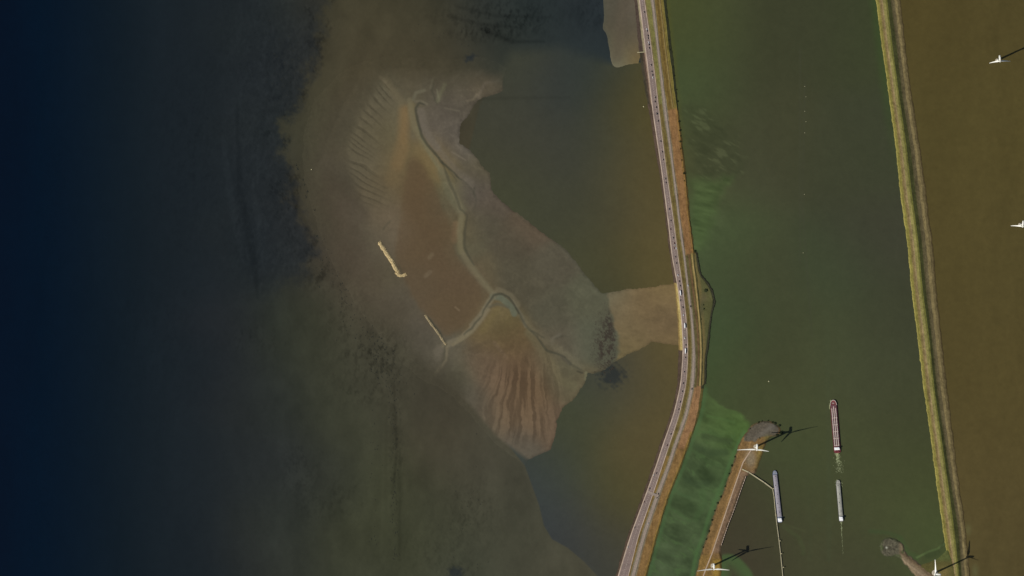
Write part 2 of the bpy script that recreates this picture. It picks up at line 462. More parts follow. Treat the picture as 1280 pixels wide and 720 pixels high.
def water_colour(X, Y):
    sh = X.shape
    Xc = np.clip(X, -15, 1295); Yc = np.clip(Y, -15, 735)
    c = np.zeros(sh + (3,))
    dl = dike_x(Y, 3); el = east_x(Y, 2)
    m = X < dl
    x, y = Xc[m], Yc[m]
    west = field(x, y, WEST_PTS, 33, 1.0, .985)
    core = field(x, y, CORE_PTS, 30, .94, 1.03)
    # the deep basin between the flat and the dike
    bas = [(640, 66), (700, 60), (765, 80), (790, 78), (870, 78)] + [(870, 340), (870, 480)] + [(800, 640), (760, 800)] + [(746, 719), (730, 702), (710, 685),
          (690, 674), (680, 657), (674, 632), (665, 607), (656, 582), (590, 500), (560, 300), (600, 130)]
    s = sdist(x, y, bas)
    north = sstep(140, 40, y)
    s = s / (1.0 + 14 * north * sstep(790, 740, x))
    c[m] = mix(west, 0, np.zeros(x.shape)) * (1 - sstep(-0.9, 0.9, s))[:, None] + core * sstep(-0.9, 0.9, s)[:, None]
    # weed beds and ripples of the western shallows
    w = c[m]
    n1 = fbm(x, y * 0.55, 22, 3, 5, 0.62); n2 = fbm(x * 1.2, y * 0.4, 60, 21, 4)
    depth = sstep(230, 340, x) * (1 - sstep(-6, 2, s))
    w = w * (1 + depth * (n1 - 0.5) * 0.42 + (n2 - 0.5) * 0.22 * (1 - sstep(-6, 2, s)))[:, None]
    for (bx, by, rx, ry, a, sd) in ((350, 75, 24, 46, .55, 31), (352, 120, 14, 26, .5, 37), (330, 300, 22, 70, .38, 41), (300, 260, 14, 90, .3, 43),
                                    (400, 345, 24, 18, .5, 47), (630, 22, 70, 24, .55, 53), (610, 42, 45, 10, .6, 59),
                                    (470, 445, 46, 34, .55, 61), (495, 560, 10, 110, .36, 67), (455, 490, 50, 18, .36, 71),
                                    (375, 590, 26, 36, .3, 73), (420, 625, 50, 26, .28, 79), (585, 640, 40, 40, .3, 83),
                                    (320, 425, 40, 18, .28, 89), (740, 18, 22, 26, .3, 97), (250, 180, 60, 120, .18, 91),
                                    (430, 395, 26, 40, .4, 99), (575, 715, 22, 12, .5, 101), (385, 130, 16, 40, .3, 103),
                                    (200, 420, 70, 90, .12, 107), (545, 690, 60, 30, .22, 109)):
        g = np.exp(-((x - bx) / rx) ** 2 - ((y - by) / ry) ** 2)
        t = .35 * sstep(0.46, 0.66, fbm(x + 0.4 * y, y * 0.7 - .3 * x, 12, sd, 4, 0.7)) + .65 * sstep(.52, .68, fbm(x * 1.3 + .5 * y, y * .5 - .4 * x, 4.5, sd + 1, 3, .8))
        w = w * (1 - a * g * t)[:, None]
    # foot of the sediment halo: dark weedy deep against olive silt
    foot = [(-50, -60), (405, -60), (402, 30), (394, 62), (388, 92), (376, 112), (368, 140), (355, 152), (351, 190), (358, 222), (369, 256), (381, 290), (396, 318), (372, 350), (330, 370), (-50, 380)]
    fs = sdist(x, y, foot) + (fbm(x, y, 22, 117, 5, .75) - .5) * 44
    bandm = sstep(-14, 12, fs) * sstep(240, 335, x) * sstep(400, 320, y) * (.55 + .45 * sstep(-20, 60, y))
    w = mix(w, alb((33, 38, 43)), .72 * bandm)
    olive = sstep(4, -10, fs) * sstep(-60, -22, fs) * sstep(40, 110, y) * sstep(330, 260, y) * (x < 480)
    w = mix(w, alb((68, 65, 50)), .4 * olive)
    fw = fbm(x * 1.0 + y * .5, y * .45 - x * .5, 3.6, 119, 3, .8)
    fp = sstep(.5, .66, fbm(x + .6 * y, y * .6 - .5 * x, 15, 121, 4, .7)) * sstep(.42, .6, fw)
    rimw = sstep(-22, 0, fs) * sstep(40, 8, fs) * (y < 330) * (x > 300) * (x < 420)
    w = w * (1 + (fw - .5) * .6 * bandm - .38 * fp * np.clip(rimw + .35 * bandm, 0, 1))[:, None]
    # sheltered basin: long faint banding
    n3 = fbm(x, y, 70, 111, 3)
    w = w * (1 + (n3 - .5) * 0.12 * sstep(-2, 6, s))[:, None]
    c[m] = w
    for p, wd, k in (([(296, 130), (300, 240), (318, 330), (322, 372)], 7, .84), ([(278, 170), (290, 260), (304, 330)], 8, 1.12),
                     ([(316, 230), (326, 300), (330, 340)], 6, 1.12), ([(362, 200), (372, 262), (392, 300)], 7, .84),
                     ([(492, 480), (496, 560), (492, 610)], 2.2, .75), ([(486, 500), (486, 640)], 2, 1.1), ([(500, 560), (499, 700)], 2.2, .85),
                     ([(480, 520), (478, 640), (476, 700)], 2, 1.08), ([(590, 124), (640, 122.5), (712, 122)], 2.2, .88),
                     ([(440, 60), (405, 100), (392, 160), (400, 230)], 26, 1.06), ([(600, 36), (640, 52), (680, 52)], 3, .72),
                     ([(560, 20), (600, 30), (650, 34)], 2.4, .8), ([(570, 8), (620, 20), (690, 22)], 3, .8)):
        c = scale_stroke(c, X, Y, p, wd, k, 3)
    # dark pool north of the flat
    for (px, py, r) in ((586, 73, 4.5), (591, 70, 4), (583, 77, 2.5), (765, 470, 16), (570, 716, 9)):
        mm = (np.abs(X - px) < 3 * r) & (np.abs(Y - py) < 3 * r)
        if mm.any():
            d = np.hypot(X[mm] - px, (Y[mm] - py) * 1.2) + (vnoise(X[mm], Y[mm], 3, 5) - .5) * r
            c[mm] = mix(c[mm], alb((38, 43, 46)), 0.75 * (1 - sstep(r * .4, r * 1.5, d)))
    # navigation channel
    m = (X >= dl) & (X < el)
    x, y = Xc[m], Yc[m]
    mid = field(x, y, MID_PTS, 36, .93, 1.02)
    n = fbm(x, y * 0.4, 60, 131, 4)
    mid = mid * (1 + (n - .5) * 0.14)[:, None]
    # algae drifting in the lee of the dike
    g = np.exp(-((x - 886) / 34) ** 2 - ((y - 190) / 62) ** 2) + np.exp(-((x - 890) / 24) ** 2 - ((y - 262) / 44) ** 2)
    u = (x * 0.5 - y * 0.86); v = (x * 0.86 + y * 0.5)
    st = fbm(v * 0.35, u, 8, 141, 4, .6)
    mid = mid * (1 + np.clip(g, 0, 1) * (st - .52) * 0.45)[:, None]
    rag = (fbm(x, y, 16, 143, 4, .65) - .5)
    pa = sdist(x, y, [(852, 134), (878, 136), (900, 158), (922, 178), (936, 196), (926, 214), (906, 226), (876, 222), (866, 190)]) + rag * 26
    mid = mix(mid, alb((60, 65, 45)), .5 * sstep(-9, 9, pa))
    pb = sdist(x, y, [(862, 222), (884, 226), (912, 224), (898, 250), (888, 280), (876, 312), (866, 312)]) + rag * 14
    mid = mix(mid, alb((73, 91, 54)), .6 * sstep(-10, 9, pb))
    pl = fbm((x * .88 + y * .47) * .28, (-x * .47 + y * .88), 5.5, 145, 3, .65)
    mid = mid * (1 + .38 * sstep(.55, .70, pl) * sstep(-4, 6, pa) - .10 * sstep(.45, .3, pl) * sstep(-4, 6, pa))[:, None]
    ph = fbm((x * .97 + y * .22) * .22, (-x * .22 + y * .97), 6, 147, 3, .6)
    mid = mid * (1 + (.9 * (ph - .5)) * sstep(-4, 6, pb))[:, None]
    cove = field(x, y, COVE_PTS, 20, .9, .96)
    cv = fbm((x * .9 + y * .43) * .34 + 5 * vnoise(x, y, 20, 155), (-x * .43 + y * .9) + 6 * vnoise(x, y, 24, 156), 12, 151, 4, .6)
    cv2 = fbm(x, y, 18, 157, 4, .65)
    cove = cove * (1 + (cv - .5) * .95 + (cv2 - .5) * .7)[:, None]
    rg = 1 - np.clip(np.abs(cv - .5) / .035, 0, 1)
    cove = mix(cove, alb((78, 104, 62)), .42 * rg * sstep(.35, .6, vnoise(x, y, 16, 158)))
    spit_l = np.interp(y, [486, 500, 510, 514, 520, 530, 545, 560, 608, 640, 686, 720], [880, 893, 906, 922, 931, 935, 938, 930, 910, 896, 880, 872])
    cf = (.55 + .45 * sstep(500, 540, y)) * sstep(4.5, -4.5, x - spit_l + (fbm(x, y, 9, 159, 3, .7) - .5) * 9 * sstep(545, 530, y)) * sstep(482, 496, y + (cv2 - .5) * 16)
    mid = mid * (1 - cf)[:, None] + cove * cf[:, None]
    # green fringe of the east dike in the north
    dd = el[m] - 18.5 - x
    mid = mix(mid, alb((58, 74, 42)), 0.65 * sstep(13, 0, dd) * sstep(260, 60, y))
    # brown fringe along the main dike
    mid = mix(mid, alb((76, 78, 40)), 0.6 * sstep(7, 0, x - dike_x(y, 6)) * sstep(300, 40, y))
    # green swirl off the spit
    sw = smooth_pts([(896, 696), (905, 692.5), (915, 692), (926, 698), (934, 707), (941, 716), (950, 745), (896, 745)], 2, True)
    sd = sdist(x, y, sw)
    mid = mix(mid, alb((70, 92, 56)), 0.75 * sstep(-2, 3, sd) * sstep(26, 6, sd))
    c[m] = mid
    edge = smooth_pts([(932, 540), (918, 566), (905, 604), (890, 636), (880, 672), (872, 690), (866, 724)], 2)
    c = stroke(c, X, Y, [(p[0] - 1.5, p[1]) for p in edge], 3.0, (74, 102, 62), 2.5, .6)
    ed2 = [(float(dike_x(y_, 6)) + 3, y_) for y_ in range(486, 740, 12)]
    c = stroke(c, X, Y, ed2, 2.5, (72, 98, 62), 3, .5)
    for p, wd, cl, op in (([(880, 545), (895, 549), (912, 552)], 6, (58, 70, 46), .6), ([(872, 560), (888, 566), (906, 566)], 7, (58, 72, 48), .6),
                          ([(884, 520), (900, 523), (918, 528)], 2.5, (76, 100, 58), .45), ([(872, 540), (886, 540), (900, 546)], 2.5, (74, 98, 58), .4),
                          ([(842, 612), (852, 618), (862, 622)], 3, (70, 92, 60), .4), ([(836, 634), (850, 642), (862, 652)], 3, (70, 92, 58), .35),
                          ([(878, 614), (880, 630), (870, 648)], 6, (70, 94, 58), .3), ([(862, 560), (880, 575), (900, 582)], 3, (72, 94, 58), .3),
                          ([(858, 600), (872, 606), (884, 604)], 6, (56, 70, 48), .5), ([(968, 608), (968, 630)], 3, (54, 58, 44), .3),
                          ([(980, 658), (998, 672), (1004, 684), (1004, 692)], 4, (68, 76, 50), .4), ([(980, 655), (1006, 664)], 2, (72, 76, 52), .4),
                          ([(1006, 580), (1014, 660), (1012, 700)], 3, (66, 71, 50), .3), ([(1000, 60), (1000, 330)], 1.6, (66, 68, 54), .3),
                          ([(1006, 100), (1003, 260), (1015, 420)], 2, (64, 66, 52), .3), ([(1034, 410), (1036, 600), (1036, 700)], 4, (66, 73, 52), .3),
                          ([(1088, 664), (1110, 666), (1126, 672)], 4, (60, 76, 48), .45), ([(1126, 676), (1134, 692), (1146, 697)], 6, (64, 82, 50), .5),
                          ([(1146, 697), (1160, 690), (1172, 686), (1181, 679)], 1.4, (92, 110, 68), .8), ([(1176, 684), (1180, 678)], 2.2, (50, 56, 40), .6),
                          ([(1181, 676), (1180, 668)], 1.2, (40, 40, 30), .6), ([(1160, 694), (1172, 690)], 7, (56, 66, 42), .6)):
        c = stroke(c, X, Y, p, wd, cl, max(1.0, wd * .6), op)
    # eastern lake
    m = X >= el
    x, y = Xc[m], Yc[m]
    lk = field(x, y, [(a, b, r + 2, g - 1, c_) for a, b, r, g, c_ in LAKE_PTS], 60)
    n = fbm(x, y * .25, 30, 161, 4, .6); n4 = fbm(x, y, 5, 163, 3, .7)
    n6 = fbm(x * 1.0, y * .35, 9, 167, 4, .7)
    lk = lk * (1 + (n - .5) * .16 + (n4 - .5) * .13 + (n6 - .5) * .14 * sstep(1180, 1240, x))[:, None]
    lk = mix(lk, alb((96, 98, 66)), 0.5 * np.exp(-((x - 1219) / 4) ** 2 - ((y - 714) / 8) ** 2) + .4 * np.exp(-((x - 1210) / 4) ** 2 - ((y - 662) / 7) ** 2))
    c[m] = lk
    gr = (vnoise(X, Y, 1.6, 171) - .5) * .07 + (fbm(X, Y, 5, 173, 3) - .5) * .09
    c = c - np.array([.0023, .0021, .0026])                 # the surface's own faint sky reflection
    return np.clip(c * (1 + gr)[..., None], 0.0003, 0.9)


def flat_colour(X, Y):
    base = water_colour(X, Y)
    f = field(X, Y, SHOAL_PTS, 14, .88, .97)
    bar = field(X, Y, BAR_PTS, 16, .86, .97)
    n = fbm(X, Y, 26, 201, 5, .6); n2 = fbm(X, Y, 6, 211, 4, .65)
    f = f * (1 + (n - .5) * .3 + (n2 - .5) * .22)[..., None]
    # brown basin with an edge of its own
    bas = smooth_pts([(512, 196), (524, 200), (534, 218), (546, 238), (553, 262), (566, 284), (566, 300), (570, 322), (590, 345), (606, 366),
                      (596, 392), (574, 412), (556, 424), (544, 404), (520, 380), (505, 348), (492, 320), (500, 282), (504, 256),
                      (506, 226)], 2, True)
    s = sdist(X, Y, bas) + (vnoise(X, Y, 7, 221) - .5) * 3
    f = mix(f, alb((87, 72, 53)), .6 * sstep(-4, 4, s))
    bm = [(756, 366), (764, 392), (771, 420), (772, 440), (762, 466)]
    d, _ = seg_dist(X, Y, bm)
    right = np.interp(Y, [340, 366, 392, 420, 440, 470], [757, 757, 764, 771, 772, 766])
    bf = sstep(-3, 4, X - right + (vnoise(X, Y, 5, 223) - .5) * 5)
    bar = bar * (1 + (n - .5) * .2 + (n2 - .5) * .14)[..., None]
    f = f * (1 - bf)[..., None] + bar * bf[..., None]
    # ochre streak and cream levee beside the creek
    for p, wd, cl, op, so in (
            ([(506, 138), (505, 160), (503, 186), (497, 206)], 9, (120, 98, 66), .65, 8), ([(500, 186), (494, 214), (490, 226)], 12, (102, 88, 63), .5, 8),
            ([(514, 132), (519, 160), (530, 182), (545, 206), (552, 220)], 7, (106, 97, 70), .55, 4),
            ([(531, 196), (545, 212), (550, 222)], 9, (108, 93, 64), .5, 4), ([(521, 160), (536, 190), (552, 216)], 3, (106, 104, 78), .5, 2),
            ([(553, 216), (562, 240), (576, 262)], 9, (96, 94, 74), .6, 5), ([(577, 272), (574, 290), (577, 314)], 6, (104, 98, 72), .7, 4),
            ([(570, 280), (568, 300)], 6, (108, 88, 66), .5, 4), ([(579, 316), (590, 332), (608, 356), (618, 368)], 4, (100, 94, 74), .7, 3),
            ([(562, 429), (575, 424), (590, 412), (604, 392), (614, 374)], 5, (112, 104, 84), .85, 2), ([(580, 418), (596, 402)], 3, (122, 112, 92), .7, 2),
            ([(588, 406), (602, 390), (612, 374)], 2.5, (108, 100, 82), .8, 1.5),
            ([(546, 440), (556, 432), (568, 427)], 8, (97, 91, 79), .7, 3), ([(549, 436), (547, 448)], 8, (97, 91, 79), .55, 3),
            ([(559, 432), (557, 450), (547, 464), (538, 474)], 3, (110, 102, 84), .75, 2), ([(538, 472), (522, 480), (512, 482)], 3, (92, 86, 72), .5, 3),
            ([(616, 370), (626, 372), (640, 384), (643, 392)], 7, (92, 98, 84), .75, 2), ([(610, 384), (622, 380), (636, 384)], 3, (76, 76, 66), .5, 1.5),
            ([(620, 388), (612, 400), (604, 412)], 7, (106, 94, 62), .5, 5),
            ([(641, 376), (652, 394), (657, 408)], 3, (98, 94, 80), .6, 1.5), ([(662, 416), (672, 430), (690, 456), (700, 476), (716, 482)], 9, (96, 92, 70), .6, 5),
            ([(514, 84), (520, 116), (524, 128)], 2, (96, 92, 74), .0, 2), ([(517, 124), (520, 116), (530, 113)], 3, (98, 94, 78), .7, 2),
            ([(519, 127), (526, 126), (534, 130)], 2, (100, 95, 80), .6, 1.5), ([(547, 126), (550, 118), (556, 106)], 3.5, (96, 94, 74), .65, 3),
            ([(538, 110), (541, 98)], 2, (96, 92, 76), .5, 1.5), ([(546, 112), (549, 126)], 1.6, (104, 102, 84), .5, 1.2),
            ([(528, 140), (531, 164), (546, 184)], 8, (98, 91, 80), .6, 4), ([(584, 126), (592, 124), (596, 118)], 2, (106, 98, 82), .5, 1.5),
            ([(556, 135), (574, 139)], 1.5, (104, 98, 84), .4, 1), ([(565, 190), (582, 200)], 1.4, (112, 104, 90), .5, 1),
            ([(597, 125), (600, 116), (606, 104), (626, 101)], 2, (98, 90, 78), .5, 2), ([(592, 96), (604, 88)], 2, (96, 90, 76), .4, 2),
            ([(648, 267), (660, 276)], 4, (96, 90, 74), .5, 3), ([(700, 306), (726, 336)], 4, (90, 88, 74), .4, 3),
            ([(690, 430), (690, 424), (700, 418)], 3, (98, 94, 82), .5, 2), ([(703, 446), (712, 454)], 4, (72, 70, 62), .5, 2),
            ([(733, 466), (732, 474)], 3, (114, 112, 88), .7, 1.5), ([(722, 464), (728, 466)], 2, (58, 56, 46), .7, 1),
            ([(569, 384), (574, 388)], 1.6, (112, 98, 78), .5, 1), ([(537, 322), (540, 318)], 4, (104, 92, 72), .5, 2), ([(532, 345), (538, 340)], 4, (104, 92, 74), .5, 2),
            ([(482, 100), (490, 112), (502, 128)], 7, (100, 92, 72), .6, 5), ([(475, 96), (482, 102)], 3, (112, 104, 84), .6, 2),
            ([(580, 440), (612, 426), (626, 440)], 3, (80, 70, 54), .35, 3), ([(618, 428), (632, 446)], 3, (104, 90, 72), .4, 2)):
        if op: f = stroke(f, X, Y, p, wd, cl, so, op)
    rsw = random.Random(9)
    for p, wd, cl, op, so in (([(512, 126), (515, 142), (521, 162), (532, 184), (547, 204), (560, 224), (571, 248), (577, 268), (575, 290), (577, 314), (588, 334), (606, 356), (617, 368)], 5, (108, 101, 80), .5, 3),
                              ([(524, 138), (529, 158), (540, 178), (556, 196), (572, 214), (588, 230)], 7, (101, 94, 84), .5, 4),
                              ([(556, 432), (572, 426), (588, 415), (601, 397), (611, 376), (624, 364), (638, 369), (648, 382)], 6.5, (108, 101, 82), .5, 2.5),
                              ([(566, 430), (584, 420), (600, 404), (611, 388)], 3, (114, 105, 84), .6, 1.5),
                              ([(650, 392), (664, 410), (684, 428), (706, 440), (724, 460)], 6, (100, 96, 78), .45, 4)):
        jag = [(a + rsw.uniform(-1.2, 1.2), b + rsw.uniform(-1.2, 1.2)) for a, b in p]
        f = stroke(f, X, Y, jag, wd, cl, so, op)
    f = mix(f, alb((101, 80, 61)), .55 * np.exp(-np.abs((X - 652) / 46) ** 3 - np.abs((Y - 488) / 58) ** 3))
    def dens2(p): return [(a[0] + (b[0] - a[0]) * k / 3, a[1] + (b[1] - a[1]) * k / 3) for a, b in zip(p, p[1:]) for k in range(3)] + [p[-1]]
    # creeks: dark wet runnels
    for p, wd, op in (([(530, 130), (524, 128.5), (519.5, 135), (521.6, 151), (527.7, 169.7), (540, 188), (552, 202), (563, 213), (577, 224)], 2.4, .85),
                      ([(577, 224), (590, 236), (596, 250), (592, 262)], 1.3, .4), ([(552, 202), (557, 214), (560, 224), (568, 240), (576, 261), (583, 269)], 2.6, .55), ([(584, 270), (580.5, 290), (581, 310), (592, 332)], 2.4, .6),
                      ([(541, 190), (556, 206), (572, 226)], 1.2, .4), ([(594, 232), (592, 246)], 1.6, .35), ([(543, 104), (540, 114), (546, 130)], 1.4, .5),
                      ([(580, 418), (590, 410), (603, 394)], 1.8, .8), ([(603, 393), (610, 378), (616, 370), (625, 366.6), (635, 371), (644, 382), (648, 392)], 2.0, .9),
                      ([(645, 384), (652, 398), (662, 412), (680, 423)], 1.8, .55), ([(672, 421), (683, 438), (707, 446)], 2.0, .75), ([(664, 414), (672, 421)], 1.8, .6),
                      ([(706, 446), (714, 456), (730, 464)], 1.8, .5), ([(558, 430), (556, 434), (556, 448), (548, 462)], 1.2, .55),
                      ([(692, 424), (704, 420), (712, 420)], 1.4, .35), ([(534, 396), (546, 411), (557, 428)], 2.0, .8), ([(742, 466), (756, 466)], 2.5, .6),
                      ([(478, 288), (488, 276)], 1.2, .4), ([(498, 330), (504, 344)], 1.2, .4)):
        f = stroke(f, X, Y, smooth_pts([(a + rsw.uniform(-.8, .8), b + rsw.uniform(-.8, .8)) for a, b in dens2(p)], 2), wd * 1.15, (57, 58, 48), 1.6, op * .85, taper=True)
    # ripple flutes of the northern fan, radiating from a point inside the flat
    outer = [(474, 100), (470, 112), (463, 125), (456, 138), (448, 152), (441, 167), (437, 181), (436, 192), (437, 203), (440, 215), (445, 230), (452, 245), (460, 262)]
    d, t = seg_dist(X, Y, outer)
    th = np.degrees(np.arctan2(325 - Y, 659 - X)); rad = np.hypot(X - 659, Y - 325)
    xo = np.interp(Y, [p[1] for p in outer], [p[0] for p in outer])
    ph = th / 1.9 + (vnoise(X, Y, 22, 241) - .5) * .7 + 1.4 * vnoise(th * 0 + 3, th, 4, 243)
    saw = ph - np.floor(ph)
    prof = np.where(saw < .28, -1.0 + saw / .28 * .6, .55 - .75 * (saw - .28))
    reach = 14 + 22 * vnoise(th * 0 + 1, np.floor(ph), 1.0, 247)
    rim = (X - xo) + (saw - .5) * 7
    env = sstep(-5, 4, rim) * sstep(reach + 14, 4, rim) * sstep(98, 112, Y) * sstep(266, 244, Y)
    f = f * (1 + .30 * prof * env)[..., None]
    f = f * (1 - .12 * sstep(3, -5, rim) * sstep(-40, -8, rim) * sstep(96, 115, Y) * sstep(275, 240, Y))[..., None]
    # flutes of the southern fan
    th = np.degrees(np.arctan2(X - 662, Y - 318)); rad = np.hypot(X - 662, Y - 318)
    wv = (fbm(X, Y, 24, 251, 4, .65) - .5) * 6.0
    st = fbm(th * 1.9 + wv, rad * .045, 2.4, 253, 3, .55)
    env = np.exp(-np.abs((X - 652) / 50) ** 4) * sstep(436, 478, Y + (vnoise(X, Y, 9, 257) - .5) * 44) * sstep(566, 540, Y + (X - 650) * .1)
    f = f * (1 + env * np.clip((st - .52) * 1.9, -.27, .14))[..., None]
    # wispy drainage lines of the eastern flat and the fans
    for sc, sd_, k, (bx, by, rx, ry) in ((20, 261, .13, (585, 190, 50, 110)), (9, 265, .09, (590, 150, 60, 80)), (26, 271, .10, (680, 380, 90, 90)), (14, 275, .13, (610, 450, 46, 34)), (16, 279, .12, (700, 450, 40, 30))):
        q = fbm(X + 8 * (vnoise(X, Y, 18, sd_ + 1) - .5), Y + 8 * (vnoise(X, Y, 18, sd_ + 2) - .5), sc, sd_, 4, .6)
        rg = 1 - np.clip(np.abs(q - .5) / .05, 0, 1)
        g = np.exp(-np.abs((X - bx) / rx) ** 3 - np.abs((Y - by) / ry) ** 3)
        f = f * (1 + k * g * rg - k * .5 * g * sstep(.52, .7, q))[..., None]
    # oyster reef at the neck
    g = np.exp(-((X - 757) / 13) ** 2 - ((Y - 432) / 30) ** 2) + np.exp(-((X - 764) / 7) ** 2 - ((Y - 412) / 26) ** 2)
    sp = sstep(.44, .6, fbm(X, Y, 3.4, 231, 3, .8))
    f = mix(f, alb((54, 48, 42)), np.clip(1.15 * g, 0, .9) * (.25 + .75 * sp) * sstep(2, -4, X - right))
    es = sdist(X, Y, SHOAL_EAST + BAR_N + [(866, 436)] + BAR_S[1:] + SHOAL_SE + [(500, 560), (350, 300), (450, 84)]) + (fbm(X, Y, 13, 301, 5, .7) - .5) * np.interp(Y, [520, 560], [6.5, 2.2]) - .3
    f = f * (1 - .22 * sstep(3.2, .2, es + (vnoise(X, Y, 3, 285) - .5) * 2.5))[..., None]
    f = f * (1 + .09 * np.exp(-((es - 6) / 2.2) ** 2) * sstep(.35, .65, vnoise(X, Y, 14, 287)))[..., None]
    rp = fbm(X * .5 + Y * .2, Y - X * .15, 5, 289, 4, .7)
    f = f * (1 + bf * ((rp - .5) * .34 + (fbm(X, Y, 30, 291, 3) - .5) * .35))[..., None]
    # soft western margin, sharper in the south
    d, t = seg_dist(X, Y, WEST_LINE)
    wdt = np.interp(Y, [80, 200, 400, 470, 500, 580], [34, 60, 60, 36, 8, 7])
    k = sstep(.0, 1, (d - 5) / wdt + (n - .5) * .4 * (Y < 480)) * sstep(0, 5, d)
    return np.clip(base * (1 - k)[..., None] + f * k[..., None], .0005, .9)


# ------------------------------------------------------------------ grid surfaces
def link_mesh(name, verts, faces, mats, parent=None, smooth=False):
    me = bpy.data.meshes.new(name)
    me.from_pydata(verts, [], faces)
    for m in (mats if isinstance(mats, (list, tuple)) else [mats]):
        me.materials.append(m)
    me.update()
    if smooth:
        me.polygons.foreach_set('use_smooth', [True] * len(me.polygons))
    o = bpy.data.objects.new(name, me)
    COL.objects.link(o)
    o.parent = parent
    return o


def grid_mesh(name, PX, PY, Z, C, mat, keep=None, smooth=True):
    """PX, PY, Z: 2-D arrays (rows, cols) in photo pixels / metres; C: colours"""
    R, K = PX.shape
    idx = np.arange(R * K).reshape(R, K)
    a = idx[:-1, :-1]; b = idx[1:, :-1]; c = idx[1:, 1:]; d = idx[:-1, 1:]
    F = np.stack([a, b, c, d], -1).reshape(-1, 4)
    if keep is not None:
        kf = (keep[:-1, :-1] | keep[1:, :-1] | keep[1:, 1:] | keep[:-1, 1:]).reshape(-1)
        F = F[kf]
    V = np.stack([wx(PX), wy(PY), Z], -1).reshape(-1, 3)
    Cf = C.reshape(-1, 3)
    used = np.unique(F)
    remap = np.full(R * K, -1); remap[used] = np.arange(len(used))
    F = remap[F]; V = V[used]; Cf = Cf[used]
    me = bpy.data.meshes.new(name)
    me.vertices.add(len(V)); me.vertices.foreach_set('co', V.astype(np.float32).ravel())
    me.loops.add(F.size); me.loops.foreach_set('vertex_index', F.astype(np.int32).ravel())
    me.polygons.add(len(F))
    me.polygons.foreach_set('loop_start', np.arange(0, F.size, 4, dtype=np.int32))
    me.polygons.foreach_set('loop_total', np.full(len(F), 4, dtype=np.int32))
    if smooth: me.polygons.foreach_set('use_smooth', np.ones(len(F), bool))
    me.update(calc_edges=True)
    at = me.color_attributes.new('ground_colour', 'FLOAT_COLOR', 'POINT')
    at.data.foreach_set('color', np.concatenate([Cf, np.ones((len(Cf), 1))], 1).astype(np.float32).ravel())
    me.materials.append(mat)
    o = bpy.data.objects.new(name, me)
    COL.objects.link(o)
    return o


M_WATER = attr_mat('water_surface', rough=0.22, spec=0.25, fine=0.03, amount=0.05)
_t = M_WATER.node_tree
_w = _t.nodes.new('ShaderNodeTexNoise'); _w.inputs['Scale'].default_value = 0.18; _w.inputs['Detail'].default_value = 5
_g = _t.nodes.new('ShaderNodeNewGeometry'); _t.links.new(_g.outputs['Position'], _w.inputs['Vector'])
_b = _t.nodes.new('ShaderNodeBump'); _b.inputs['Strength'].default_value = 0.25; _b.inputs['Distance'].default_value = 0.35
_t.links.new(_w.outputs['Fac'], _b.inputs['Height'])
_t.links.new(_b.outputs['Normal'], _t.nodes['Principled BSDF'].inputs['Normal'])
M_GROUND = attr_mat('tidal_ground', rough=0.9, spec=0.15, fine=0.12, amount=0.10)
M_LAND = attr_mat('dike_ground', rough=0.95, spec=0.1, fine=0.35, amount=0.28)

# water: one sheet, fine in the surveyed area and running on to the horizon
gx = np.concatenate([[-20000, -6000, -1500, -300], np.arange(-60, 1341, 1.25), [1600, 3000, 8000, 21000]])
gy = np.concatenate([[-20000, -6000, -1500, -300], np.arange(-60, 781, 1.25), [1000, 2500, 8000, 21000]])
PX, PY = np.meshgrid(gx, gy)
water = grid_mesh('water', PX, PY, np.zeros(PX.shape), water_colour(PX, PY), M_WATER)
tag(water, 'dark estuary and canal water, blue in the west and olive in the east', 'water', kind='structure')

# tidal flat: low relief rising from the water
xs = np.arange(370, 872, 1.0); ys = np.arange(60, 592, 1.0)
PX, PY = np.meshgrid(xs, ys)
FS = SHOAL
sd = sdist(PX, PY, FS) + (fbm(PX, PY, 13, 301, 5, .7) - .5) * np.interp(PY, [520, 560], [6.5, 2.2]) - .3
colr = flat_colour(PX, PY)
Z = np.where(sd > 0, 0.03 + 0.06 * np.minimum(sd, 12), 0.35 * sd) + np.where(sd > 6, .25 * (fbm(PX, PY, 12, 305, 3) - .5), 0)
tf = grid_mesh('tidal_flat', PX, PY, Z, colr, M_GROUND, keep=sd > -2)
tag(tf, 'brown and grey sand flat with winding creeks, joined to the dike', 'tidal flat', kind='structure')

xs = np.arange(745, 808, 1.0); ys = np.arange(-58, 92, 1.0)
PX, PY = np.meshgrid(xs, ys)
sd = sdist(PX, PY, BEACH_S) + (vnoise(PX, PY, 9, 311) - .5) * 1.2
cc = field(PX, np.clip(PY, 0, 100), BEACH_PTS, 12, .9, .88)
cc = cc * (1 + (fbm(PX, PY * .6, 14, 313, 4) - .5) * .3)[..., None]
cc = stroke(cc, PX, PY, [(782, -20), (776, 40), (770, 70)], 10, (82, 74, 62), 8, .5)
cc = mix(cc, alb((74, 74, 62)), .7 * sstep(6, 0, sd) * sstep(70, 50, PY))
tag(grid_mesh('beach', PX, PY, np.where(sd > 0, .05 + .05 * sd, .35 * sd), cc, M_GROUND, keep=sd > -2),
    'pale sand beach against the dike at the top', 'beach', kind='structure')


